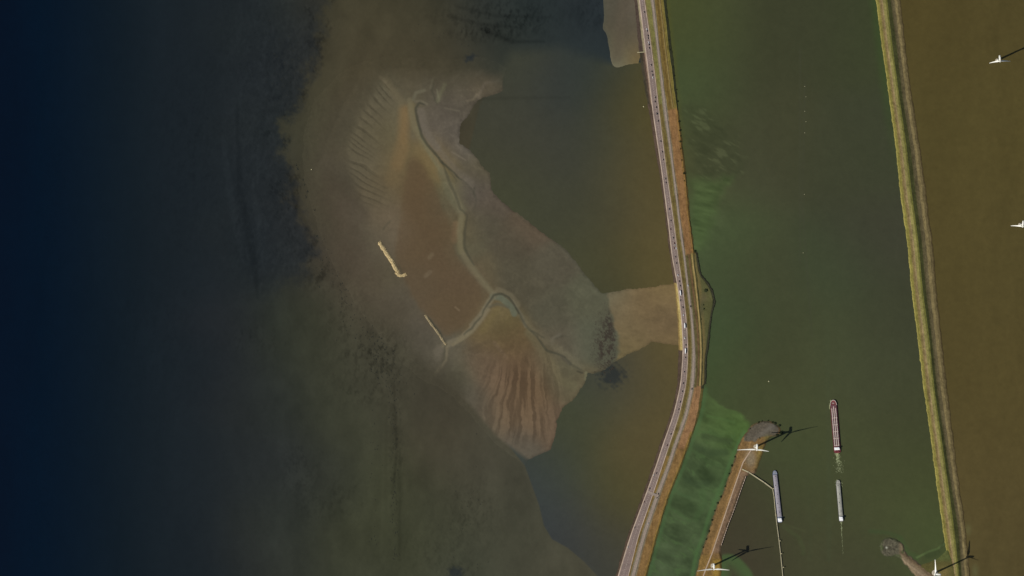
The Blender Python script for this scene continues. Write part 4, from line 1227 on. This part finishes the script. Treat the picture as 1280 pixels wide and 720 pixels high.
mb = MB(); mb.box((-Lh / 2 + 4.2, 0, F + .5), (4, 10, 1.6), bev=.3); mb.build('engine_casing', M_DKRED, r)
mb = MB(); ol = [q for q in hull_outline(Lh, 17.0, 17.0 * .95) if q[0] > Lh / 2 - 15]
ol = sorted([q for q in ol if q[1] >= 0], key=lambda q: q[0]) + sorted([q for q in ol if q[1] < 0], key=lambda q: -q[0])
mb.loft([[(x * 1.002, y * 1.01, F - .1), (x * 1.002, y * 1.01, F + 1.1), (x * .985, y * .92, F + 1.1), (x * .985, y * .92, F - .1)] for x, y in ol]); mb.build('bulwark', M_PIPE, r)
mb = MB(); mb.tube([(Lh / 2 - 3.5, 0, F - .6), (Lh / 2 - 3.5, 0, F + 4.5)], .15, 8); mb.build('bow_mast', M_PIPE, r)


def barge(name, bow, stern, W, label, hm, dm, hatchm, nh, roofm, wl):
    r, Lh, F = make_ship(name, bow, stern, W, label, hm, dm, 'barge')
    x1 = Lh / 2 - W * .9; x0 = -Lh / 2 + wl + 6
    mb = MB(); mb.box(((x1 + x0) / 2, 0, F + .1), (x1 - x0 + .6, W * .80, 1.4)); mb.build('coaming', M_GREYDK, r)
    w = (x1 - x0) / nh
    for k in range(nh):
        cx = x0 + w * (k + .5)
        mb = MB()
        prof = [(-W * .405, F + .8), (-W * .405, F + 1.1), (-W * .2, F + 1.75), (0, F + 1.95), (W * .2, F + 1.75), (W * .405, F + 1.1), (W * .405, F + .8)]
        z = (k % 2) * .14
        mb.loft([[(cx - w * .485, y, zz + z) for y, zz in prof], [(cx + w * .485, y, zz + z) for y, zz in prof]])
        hc = mb.build('hatch_cover', hatchm, r)
        if k % 3 == 1:
            mb = MB(); mb.box((cx, (-1) ** k * W * .1, F + 2.15), (2.4, 1.6, .6), bev=.1); mb.build('vent', M_GREYDK, hc)
    wheelhouse(r, -Lh / 2 + wl * .5 + 2.5, W, F - .5, roofm, wl)
    mb = MB(); mb.tube([(Lh / 2 - 5, -1.6, F), (Lh / 2 - 5, 1.6, F)], .55, 10); mb.box((Lh / 2 - 5, 0, F - .3), (2, 4, .5)); mb.build('anchor_winch', M_STEEL, r)
    mb = MB(); mb.tube([(Lh / 2 - 2.5, 0, F - .6), (Lh / 2 - 2.5, 0, F + 4)], .13, 8); mb.build('bow_mast', M_STEEL, r)
    return r


barge('cargo_barge', (968.0, 588), (975.2, 653.3), 12.4, 'lavender grey barge moored along the thin jetty', M_BLACK, M_BLUEGREY, M_LAV, 14, M_SHIPW, 9)
barge('cargo_barge', (1047.2, 600), (1051.6, 652), 11.4, 'light grey barge under way behind the red tanker', M_GREYDK, M_GREY, M_GREY, 11, M_SHIPW, 10)

# wakes
M_FOAM = noisy('foam', (150, 158, 122), .8, .2, .3, .3)


def wake(label, items, seed):
    rr = random.Random(seed); V = []; F = []
    for (x, y, n, spx, spy, smin, smax) in items:
        for _ in range(n):
            cx = wx(x + rr.gauss(0, spx)); cy = wy(y + rr.gauss(0, spy)); a = rr.uniform(smin, smax); b = a * rr.uniform(1.2, 3.0); th = rr.gauss(math.pi / 2 + .1, .25)
            k = len(V); m = 7
            for j in range(m):
                t = 2 * math.pi * j / m
                u = b * math.cos(t) * rr.uniform(.7, 1.2); v = a * math.sin(t) * rr.uniform(.7, 1.2)
                V.append((cx + u * math.cos(th) - v * math.sin(th), cy + u * math.sin(th) + v * math.cos(th), .06 + rr.random() * .1))
            F.append(tuple(range(k, k + m)))
    o = link_mesh('wake_foam', V, F, M_FOAM)
    return tag(o, label, 'wake', kind='stuff')


wake('pale foam wake trailing behind the red tanker', [(1046.2, 567.5, 30, .9, .9, .4, .9), (1046.8, 571, 46, .9, 2.2, .3, .8), (1048.3, 575, 14, .5, 2, .2, .5), (1047.0, 577, 50, 2.0, 3.5, .2, .45), (1048.5, 583, 70, 2.6, 4.5, .2, .4), (1049.8, 588, 12, .6, 2, .15, .4), (1053.6, 586, 14, .6, 3, .2, .4), (1047.4, 572, 30, 1.6, 4, .3, .6), (1049, 584, 40, 1.8, 6, .25, .5)], 1)
wake('thin pale wake line behind the light grey barge', [(1051.6, 653.5, 8, .3, .8, .3, .6)] + [(1051.7 + k * .12, 655 + k * 2.2, 3, .22, .8, .18, .42) for k in range(18)] + [(1052.2, 664, 30, .5, 7, .3, .55)], 2)
wake('white foam curling at the light grey barge bow', [(1044.8, 606, 12, .5, 2.5, .2, .5), (1052.4, 605, 8, .4, 2.5, .2, .5), (1046.5, 600.5, 8, .8, .5, .3, .6)], 3)
wake('pale foam curling at the red tanker bow', [(1037.2, 507.5, 14, .4, 2.0, .3, .8), (1038.6, 502.5, 10, .6, .8, .3, .8)], 4)

# ------------------------------------------------------------------ jetty and guide fence
M_JETTY = noisy('pale_jetty_deck', (176, 168, 138), .8, .3, .3, .2)
M_WOOD = noisy('weathered_timber', (120, 110, 90), .9, .2, .5, .25)


def walkway(name, pts, half, z, label, cat, post_gap=12.0, rails=True):
    P = [Vector((wx(p[0]), wy(p[1]), z)) for p in pts]
    root = empty(name, (P[0].x, P[0].y, 0)); tag(root, label, cat)
    o = P[0].copy(); o.z = 0
    Q = [p - o for p in P]
    d = MB(); posts = MB(); rl = [MB(), MB()]
    for a, b in zip(Q, Q[1:]):
        t = (b - a).normalized(); n = Vector((-t.y, t.x, 0)); L = (b - a).length
        d.box(tuple((a + b) / 2), (L + half, half * 2, .35), rz=math.atan2(t.y, t.x), bev=.05)
        for k, sgn in enumerate((1, -1)):
            rl[k].tube([a + n * half * .95 * sgn + Vector((0, 0, 1.1)), b + n * half * .95 * sgn + Vector((0, 0, 1.1))], .07, 6)
        m = max(1, int(L / post_gap))
        for k in range(m + 1):
            q = a + (b - a) * (k / m)
            for sgn in (1, -1):
                posts.tube([(q + n * half * .6 * sgn) * 1.0 + Vector((0, 0, -z - 3)), q + n * half * .6 * sgn], .28, 8)
                if rails: rl[0 if sgn > 0 else 1].tube([q + n * half * .95 * sgn, q + n * half * .95 * sgn + Vector((0, 0, 1.1))], .06, 6)
    d.build('deck', M_JETTY, root)
    if rails:
        for k in (0, 1): rl[k].build('railing', M_STEEL, root)
    tag(posts.build('pile', M_WOOD, root), kind='stuff')
    return root


walkway('jetty', [(927.8, 586.6), (936, 590.5), (955, 603), (964.8, 610.4)], 1.3, 3.2, 'thin pale footbridge jetty from the spit to the moored barge', 'jetty')
walkway('guide_fence', [(965.8, 611.2), (967.3, 620), (969.2, 640), (971.2, 657), (973.2, 672), (975.8, 694), (978.6, 722), (981, 745)], .85, 2.4, 'long thin guide fence running south beside the moored barge', 'guide fence', 9)
for k, (x, y, w) in enumerate(((966.8, 610.6, 'where the jetty meets the guide fence'), (969.9, 643.6, 'beside the stern of the moored barge'), (975.0, 676, 'first below the moored barge'), (976.9, 692, 'second below the moored barge'), (979.4, 709, 'third below the moored barge'))):
    t = empty('mooring_dolphin', (wx(x), wy(y), 0)); tag(t, 'pale mooring dolphin on the guide fence, ' + w, 'mooring dolphin', 'mooring dolphins along the guide fence')
    mb = MB(); mb.tube([(0, 0, -4), (0, 0, 4.6)], [.8, .75], 14); mb.build('pile', M_WOOD, t)
    mb = MB(); mb.tube([(0, 0, 4.6), (0, 0, 4.9)], [1.3, 1.2], 14); mb.box((-1.2, 0, 3.6), (2.6, 1.1, .3)); mb.build('cap', M_JETTY, t)

# quay edge of the spit
t = empty('quay_wall', (wx(927.5), wy(610), 0)); tag(t, 'pale quay edge along the east side of the ochre spit', 'quay')
mb = MB(); q = smooth_pts([(932.5, 595), (927.3, 609), (918, 636), (909, 659), (901.3, 682)], 1)
P = [Vector((wx(a) - t.location.x, wy(b) - t.location.y, 0)) for a, b in q]
for a, b in zip(P, P[1:]):
    d = b - a; m = max(1, int(d.length / 6))
    for k in range(m):
        c = a + d * ((k + .5) / m)
        mb.box((c.x, c.y, 1.4), (d.length / m * .8, 1.3, 3.6), rz=math.atan2(d.y, d.x), bev=.1)
mb.build('coping', M_KERB, t)

# ------------------------------------------------------------------ stone breakwaters on the flat
M_SANDST = noisy('pale_sandy_stone', (176, 158, 120), .95, .15, .25, .35)
M_DKST = noisy('dark_wet_stone', (52, 52, 40), .95, .2, .3, .35)


def stones(mb, pts, half, h, n, seed, zoff=0.0):
    rr = random.Random(seed)
    P = [Vector((wx(a), wy(b), 0)) for a, b in pts]
    Ls = [(b - a).length for a, b in zip(P, P[1:])]; T = sum(Ls)
    for _ in range(n):
        s = rr.random() * T
        for k, l in enumerate(Ls):
            if s <= l or k == len(Ls) - 1: break
            s -= l
        t = (P[k + 1] - P[k]).normalized(); nn = Vector((-t.y, t.x, 0))
        off = rr.uniform(-1, 1)
        c = P[k] + t * s + nn * off * half
        z = zoff + h * (1 - abs(off)) * .8
        r = rr.uniform(.5, 1.1)
        vs = []
        for j in range(6):
            a = 2 * math.pi * j / 6
            vs.append((c.x + r * math.cos(a) * rr.uniform(.7, 1.2), c.y + r * math.sin(a) * rr.uniform(.7, 1.2), z + rr.uniform(-.1, .15)))
        vs += [(c.x + (x_[0] - c.x) * .6, c.y + (x_[1] - c.y) * .6, z + r * .7 + rr.uniform(-.1, .1)) for x_ in vs[:6]]
        fs = [(j, (j + 1) % 6, 6 + (j + 1) % 6, 6 + j) for j in range(6)] + [tuple(range(6, 12))]
        mb.add(vs, fs)


def bank(mb, pts, half, h, z0=0.0):
    P = [Vector((wx(a), wy(b), 0)) for a, b in pts]; rings = []
    for k, p in enumerate(P):
        t = (P[min(k + 1, len(P) - 1)] - P[max(k - 1, 0)]).normalized(); n = Vector((-t.y, t.x, 0))
        w = half * (1 + .25 * math.sin(k * 2.1)); f = .45 if k in (0, len(P) - 1) else 1
        rings.append([tuple(p + n * w * u * f + Vector((0, 0, z0 + zz * (1 if f == 1 else .4)))) for u, zz in ((-1.2, -1.2), (-.9, h * .5), (-.35, h), (0, h * .78), (.35, h), (.9, h * .5), (1.2, -1.2))])
    mb.loft(rings)


def dens(pts, n=3):
    q = []
    for a, b in zip(pts, pts[1:]):
        for k in range(n): q.append((a[0] + (b[0] - a[0]) * k / n + random.uniform(-.25, .25), a[1] + (b[1] - a[1]) * k / n + random.uniform(-.25, .25)))
    return q + [pts[-1]]


mb = MB(); q = dens([(473.5, 302.5), (480, 312), (489, 326), (498, 341.5)], 5)
bank(mb, q, 4.6, 2.6, .3); stones(mb, q, 5.2, 2.4, 520, 3, .5)
q2 = dens([(494.5, 340.5), (499, 344.5), (504, 344.5), (508, 342.5)], 3); bank(mb, q2, 3.4, 1.8, .3); stones(mb, q2, 4.0, 1.8, 180, 4, .5)
o = mb.build('breakwater', M_SANDST); tag(o, 'bright hooked stone breakwater on the western edge of the sand flat', 'breakwater')
mb = MB(); q = dens([(530.7, 393.5), (540, 406), (549, 418.5), (556, 429), (558, 431)], 4)
bank(mb, q, 2.7, 1.5, .3); stones(mb, q, 3.1, 1.4, 220, 5, .4)
o = mb.build('breakwater', noisy('dull_sandy_stone', (138, 126, 100), .95, .15, .25, .3)); tag(o, 'thin dull breakwater leading to the fork of the lower creek', 'breakwater')
mb = MB()
q = dens([(870.5, 315.5), (873, 329), (875.5, 343), (880, 349), (885, 354.5), (890, 363), (893.4, 377.5), (891, 386), (889, 394), (886.5, 418), (885, 432), (882.5, 446), (882, 462), (881.7, 480)], 3)
bank(mb, q, 2.0, 1.5, .2); stones(mb, q, 2.8, 1.4, 600, 6, .3)
o = mb.build('breakwater', M_DKST); tag(o, 'dark stone bund outlining the green meadow bulge beside the dike', 'breakwater')
# short landing stage at the beach
t = empty('landing_stage', (wx(800), wy(65.3), 0)); tag(t, 'short pale landing stage on the dike slope by the beach', 'landing stage')
mb = MB(); mb.box((2, 0, 4.3), (18, 1.6, .4), rz=.05, bev=.05); mb.build('deck', M_JETTY, t)
for x_ in (-5, 1, 7): MB().tube([(x_, 0, -1), (x_, 0, 4.2)], .3, 8).build('pile', M_WOOD, t)

# weed clumps and mussel lumps on the western shallows (nobody could count them)
rr = random.Random(21); V = []; F = []
cl = [(370.5, 206, 1.0), (372, 211, 1.6), (379, 225, .9), (381, 231, 1.0), (384.5, 240, 1.5), (382.5, 246, 1.4), (392, 258, 1.1), (393.5, 262.5, 1.6), (415, 280, 1.4), (417, 287, 1.4), (417, 292.5, 1.2),
      (406, 285, .9), (396, 295, 1.3), (397, 301, 1.3), (405, 299, 1.1), (404, 292, .7), (428, 354, .8), (428, 374, .9), (450, 377.5, 1.0), (443, 367, .8), (410, 312, .6), (408, 322, .6)]
for k in range(150):
    t = rr.random(); cl.append((405 + 95 * t + rr.gauss(0, 11), 325 + 165 * t + rr.gauss(0, 12), rr.uniform(.25, .75)))
for k in range(60): cl.append((rr.gauss(478, 16), rr.gauss(450, 22), rr.uniform(.3, .9)))
for k in range(110): cl.append((rr.gauss(493, 3.0) + (rr.random() < .25) * -24, rr.uniform(470, 700), rr.uniform(.3, .75)))
for k in range(60): cl.append((rr.gauss(362, 14), rr.gauss(75, 30), rr.uniform(.25, .6)))
for k in range(60): cl.append((rr.gauss(600, 34), rr.gauss(38, 9), rr.uniform(.25, .6)))
for k in range(26): cl.append((rr.gauss(590, 14), rr.gauss(640, 45), rr.uniform(.25, .6)))
for (x, y, r) in cl:
    for _ in range(int(4 + r * 9)):
        cx = wx(x + rr.gauss(0, r * .45)); cy = wy(y + rr.gauss(0, r * .7)); s = rr.uniform(.5, 1.1) * (.6 + r * .5); k = len(V)
        for j in range(6):
            a = j * math.pi / 3; V.append((cx + s * math.cos(a) * rr.uniform(.7, 1.3), cy + s * math.sin(a) * rr.uniform(.7, 1.3), -.1))
        V.append((cx, cy, .45 * s))
        for j in range(6): F.append((k + j, k + (j + 1) % 6, k + 6))
tag(link_mesh('seaweed', V, F, noisy('dark_weed', (38, 40, 35), .9, .2, .3, .3)), 'dark seaweed clumps scattered over the western shallows', 'seaweed', kind='stuff')
# oyster reef lumps
V = []; F = []
for _ in range(520):
    x = rr.gauss(757, 7.5); y = rr.gauss(430, 17)
    lim = float(np.interp(y, [366, 392, 420, 440, 466], [757, 764, 771, 772, 766]))
    if x > lim: continue
    cx = wx(x); cy = wy(y); s = rr.uniform(.6, 1.5); k = len(V)
    for j in range(6):
        a = j * math.pi / 3; V.append((cx + s * math.cos(a) * rr.uniform(.6, 1.3), cy + s * math.sin(a) * rr.uniform(.6, 1.3), .4))
    V.append((cx, cy, .95 + .35 * s))
    for j in range(6): F.append((k + j, k + (j + 1) % 6, k + 6))
tag(link_mesh('oyster_reef', V, F, noisy('oyster_shell', (66, 56, 48), .9, .2, .3, .3)), 'dark speckled oyster reef at the eastern neck of the flat', 'reef', kind='stuff')

# ------------------------------------------------------------------ buoys
M_YEL = noisy('buoy_paint', (190, 184, 150), .5, .4, .5, .1)
for (x, y, lab) in ((389.3, 211.8, 'pale buoy on the shallows west of the rippled sand fan'), (961, 476.7, 'small white buoy alone in the olive canal'), (804.5, 133.2, 'pale buoy close to the dike below the beach')):
    t = empty('channel_buoy', (wx(x), wy(y), 0)); tag(t, lab, 'buoy', 'channel buoys')
    mb = MB(); mb.tube([(0, 0, -.6), (0, 0, -.2), (0, 0, .5), (0, 0, .8)], [.8, 1.5, 1.5, 1.1], 16); mb.build('float', M_YEL, t, True)
    mb = MB(); mb.tube([(0, 0, .8), (0, 0, 2.6), (0, 0, 3.2)], [.7, .3, .3], 10); mb.build('topmark', M_YEL, t)

for k, y in enumerate((108, 121, 139, 152, 166, 243, 316)):
    t = empty('float', (wx(1006 + (1.5 if k % 2 else 0) + (k > 4) * -2), wy(y), 0)); tag(t, 'tiny white float in the faint row down the canal, %s from the north' % ('first', 'second', 'third', 'fourth', 'fifth', 'sixth', 'seventh')[k], 'float', 'floats in a row down the canal')
    mb = MB(); mb.tube([(0, 0, -.4), (0, 0, -.1), (0, 0, .35), (0, 0, .6)], [.35, .75, .75, .4], 12); mb.build('ball', M_YEL, t, True)
    mb = MB(); mb.tube([(0, 0, .6), (0, 0, 1.5)], .08, 6); mb.build('staff', M_STEEL, t)

# ------------------------------------------------------------------ bushes
M_LEAF = noisy('bush_leaves', (48, 56, 34), .8, .2, .6, .45)


def bush_mesh(seed):
    r = random.Random(seed); V = []; F = []
    for _ in range(260):
        d = Vector((r.gauss(0, 1), r.gauss(0, 1), abs(r.gauss(0, 1)))).normalized() * r.uniform(.45, 1.05)
        d.x *= 1 + .25 * math.sin(3 * seed); c = Vector((d.x, d.y, d.z * .85 + .1))
        a = Vector((r.gauss(0, 1), r.gauss(0, 1), r.gauss(0, .7))).normalized(); b = a.orthogonal().normalized(); s = r.uniform(.10, .2)
        k = len(V)
        V += [tuple(c + a * s), tuple(c + b * s * .6), tuple(c - a * s), tuple(c - b * s * .6)]; F.append((k, k + 1, k + 2, k + 3))
    return V, F


bm_ = []
for k in range(3):
    V, F = bush_mesh(k + 1)
    me = bpy.data.meshes.new('bush'); me.from_pydata(V, [], F); me.materials.append(M_LEAF); bm_.append(me)
ORD = ['', 'first', 'second', 'third', 'fourth', 'fifth', 'sixth', 'seventh', 'eighth', 'ninth', 'tenth', 'eleventh', 'twelfth', 'thirteenth', 'fourteenth', 'fifteenth', 'sixteenth', 'seventeenth', 'eighteenth', 'nineteenth', 'twentieth']
BUSH = [
    ('dark bush on the canal shore beside the top stretch of dike', 'from the top', [(833.5, 22, 1.3), (836, 50, 1.3), (837.5, 62, 1.4), (841, 84, 1.3), (842.5, 95, 1.6), (845.5, 112, 1.3), (846.3, 127, 2.0)]),
    ('dark bush on the shore of the northern ochre field', 'from the north', [(848.5, 152, 2), (849.6, 163, 2.3), (850.5, 170, 1.6), (850.2, 177, 2.4), (850.7, 186, 2.2), (852, 193, 1.5), (852.2, 200, 2.2), (853.4, 209, 1.6), (855, 216.5, 2.8), (855.2, 226, 2.2), (868.5, 314, 2.5)]),
    ('dark bush on the green meadow bulge', 'from the north', [(882.2, 363, 4.5), (879.5, 381, 1.6), (880, 386, 1.8), (876.5, 399, 1.6)]),
    ('dark bush on the stone head of the spit', 'from its west side', [(938, 536, 1.3), (948.5, 527.8, 1.8), (952.2, 526.6, 1.3), (960, 525.8, 1.4), (965.5, 527.8, 1.9), (968.4, 529.4, 2.7), (971, 543.5, 2.6), (974, 532, 2.8), (976.3, 541, 3.2)]),
    ('dark bush on the west shore of the ochre spit', 'from the north', [(918.5, 571, 1.8), (914.8, 582, 2.0), (911.5, 592, 1.7), (906.5, 608, 1.9), (901, 621, 2.0), (897, 629, 2.2), (893, 638.5, 1.8), (890, 650, 2.0), (886.6, 664, 2.1), (883, 674, 1.9), (879, 684, 1.7)]),
    ('dark bush beside the turbine pad on the stone head', 'from the west', [(949.5, 547.5, 2.5), (930.5, 577.5, 2.2)])]
for base, how, pts in BUSH:
    for k, (x, y, r) in enumerate(pts):
        o = bpy.data.objects.new('bush', bm_[k % 3]); COL.objects.link(o)
        r *= 1.35 if r < 4 else 1.0; o.location = (wx(x), wy(y), 1.0 if r < 4 else 1.5); o.scale = (r, r * random.uniform(.8, 1.2), r * .8); o.rotation_euler.z = random.uniform(0, 6)
        tag(o, '%s, %s %s' % (base, ORD[k + 1], how), 'bush', 'bushes along the banks')

# ------------------------------------------------------------------ cars and lorries
PAINT = {n: noisy(n.replace(' ', '_') + '_car_paint', c, .3, .5, .5, .05) for n, c in
         {'black': (30, 30, 34), 'dark grey': (52, 52, 58), 'dark blue': (34, 40, 62), 'dark red': (82, 32, 32), 'silver': (176, 176, 178), 'white': (240, 240, 240)}.items()}
M_TYRE = principled('tyre_rubber', (.02, .02, .02), .9, .2)


def car_proto(paint):
    t = empty('car', (0, 0, -500))
    mb = MB()
    prof = [(-2.2, .35), (-2.25, .8), (-2.1, .98), (-1.0, 1.0), (1.0, .98), (1.9, .85), (2.2, .62), (2.2, .35)]
    mb.loft([[(x * .97, -.86, z) for x, z in prof], [(x, -.78, z) for x, z in prof], [(x, .78, z) for x, z in prof], [(x * .97, .86, z) for x, z in prof]])
    rf = [(-1.75, .99), (-1.2, 1.45), (.35, 1.47), (1.05, .98)]
    mb.box((-.4, 0, 1.47), (1.5, 1.28, .06), bev=.02)
    mb.build('body', paint, t)
    mb = MB(); mb.loft([[(x, -.76, z) if z < 1.1 else (x, -.62, z) for x, z in rf], [(x, .76, z) if z < 1.1 else (x, .62, z) for x, z in rf]]); mb.build('windows', M_GLASS, t)
    for x in (-1.35, 1.35):
        for y in (-.8, .8):
            mb = MB(); mb.tube([(x, y - .1, .33), (x, y + .1, .33)], .33, 12); mb.build('wheel', M_TYRE, t)
    return t


def lorry_proto(paint):
    t = empty('lorry', (0, 0, -500))
    mb = MB(); mb.box((-1.2, 0, 2.5), (9.6, 2.5, 2.8), bev=.06); mb.build('trailer', paint, t)
    mb = MB(); mb.box((5.1, 0, 1.9), (2.2, 2.4, 2.7), bev=.2); cb = mb.build('cab', paint, t)
    mb = MB(); mb.box((6.15, 0, 2.5), (.2, 2.1, .9), bev=.05); mb.build('windscreen', M_GLASS, cb)
    mb = MB(); mb.box((0, 0, .95), (11.4, 1.2, .3)); mb.build('chassis', M_GREYDK, t)
    for x in (-4.6, -3.4, 4.9):
        for y in (-1.05, 1.05):
            mb = MB(); mb.tube([(x, y - .15, .5), (x, y + .15, .5)], .5, 12); mb.build('wheel', M_TYRE, t)
    return t


# x, y in photo pixels, colour, kind
def z1(l, y0): return [(740 + a / 4.923, y0 + b / 4.923, c, k) for a, b, c, k in l]


K, G, B_, R_, W_, SV = 'black', 'dark grey', 'dark blue', 'dark red', 'white', 'silver'
VEH = z1([(322, 75, K, 'car'), (337, 180, W_, 'car'), (341, 190, K, 'car'), (345, 220, K, 'car'), (346, 235, G, 'car'), (349, 262, W_, 'car'), (352, 274, K, 'car'), (353, 295, K, 'car'), (364, 400, K, 'car'), (368, 440, K, 'car'), (373, 462, B_, 'car'), (374, 478, W_, 'car'), (390, 600, G, 'car'), (388, 625, K, 'car'), (396, 660, K, 'car'), (402, 700, G, 'car')], 0)
VEH += z1([(398, 10, K, 'car'), (408, 55, G, 'car'), (423, 180, K, 'car'), (434, 245, K, 'car'), (440, 293, K, 'car'), (452, 410, K, 'car'), (455, 435, G, 'car'), (476, 597, B_, 'car'), (485, 668, K, 'car')], 140)
VEH += z1([(484, 32, R_, 'car'), (500, 85, G, 'car'), (507, 118, R_, 'car'), (512, 130, SV, 'car'), (518, 150, W_, 'car'), (507, 148, R_, 'car'), (514, 202, G, 'car'), (520, 240, K, 'car'), (528, 315, W_, 'car'), (538, 352, K, 'car'), (543, 380, G, 'car'), (543, 424, W_, 'lorry'), (544, 470, G, 'car'), (559, 512, K, 'car'), (562, 560, W_, 'car'), (570, 626, W_, 'lorry'), (571, 700, SV, 'car')], 280)
VEH += z1([(570, 12, W_, 'car'), (577, 55, K, 'car'), (574, 92, W_, 'lorry'), (582, 92, K, 'car'), (575, 132, K, 'car'), (568, 220, G, 'car'), (561, 290, K, 'car'), (556, 340, K, 'car'), (543, 405, B_, 'car'), (534, 450, K, 'car'), (485, 602, G, 'car'), (462, 672, R_, 'car')], 420)
VEH += z1([(397, 85, K, 'car'), (380, 97, SV, 'car'), (355, 180, G, 'car'), (318, 262, R_, 'car'), (262, 420, G, 'car'), (215, 540, SV, 'car')], 574)
PATHV = z1([(588, 378, W_, 'car'), (611, 507, K, 'car')], 280) + z1([(627, 325, K, 'car')], 420) + z1([(412, 212, K, 'car'), (405, 236, G, 'car'), (352, 395, SV, 'car')], 574)
PROTO = {}


def place(x, y, colour, kind, z, ang, label, group):
    key = (colour, kind)
    if key not in PROTO:
        PROTO[key] = (car_proto if kind == 'car' else lorry_proto)(PAINT[colour]); t = PROTO[key]
    else:
        t = copy_tree(PROTO[key])
    t.location = (wx(x), wy(y), z); t.rotation_euler = (0, 0, ang)
    tag(t, label, kind, group)


SEG = [(85, 'beside the top beach'), (137, 'between beach and northern field'), (225, 'beside the bushy northern field'), (322, 'beside the bushless northern field'),
       (360, 'just above the sand bar'), (437, 'beside the sand bar'), (490, 'just below the sand bar'), (574, 'at the southern field bend'), (620, 'above the paved link'), (730, 'below the paved link')]
VEH.sort(key=lambda v: v[1])
cnt = {}
for (x, y, c, k) in VEH:
    s = next(n for lim, n in SEG if y < lim)
    key = (s, c, k); cnt[key] = cnt.get(key, 0) + 1
for key in list(cnt): cnt[key] = [0, cnt[key]]
for (x, y, c, k) in VEH:
    s = next(n for lim, n in SEG if y < lim)
    q = cnt[(s, c, k)]; q[0] += 1
    lab = '%s %s on the dike road %s' % (c, k, s)
    if q[1] > 1: lab += ', %s from the north' % ORD[q[0]]
    ya, yb = y - 3, y + 3
    ang = math.atan2(wy(yb) - wy(ya), wx(float(dike_x(yb, 1))) - wx(float(dike_x(ya, 1))))
    mid = float(dike_x(y, 1) + dike_x(y, 2)) / 2
    hw = float(dike_x(y, 2) - dike_x(y, 1)) / 2 - 1.3
    x = min(max(x, mid - hw), mid + hw)
    place(x, y, c, k, 5.46, ang + (0 if x < mid else math.pi), lab, 'vehicles on the dike road')
PL = ['white car on the service road above the meadow bend', 'black car on the service road beside the meadow bulge', 'black car on the service road at the start of the southern field',
      'black car on the service road at the paved link', 'dark grey car on the service road just below the paved link', 'silver car on the service road well below the paved link']
for (x, y, c, k), lab in zip(PATHV, PL):
    mid = float(dike_x(y, 3) + dike_x(y, 4)) / 2
    ang = math.atan2(wy(y + 3) - wy(y - 3), wx(float(dike_x(y + 3, 3))) - wx(float(dike_x(y - 3, 3))))
    place(mid + .2, y, c, k, 4.78, ang, lab, 'vehicles on the service road')
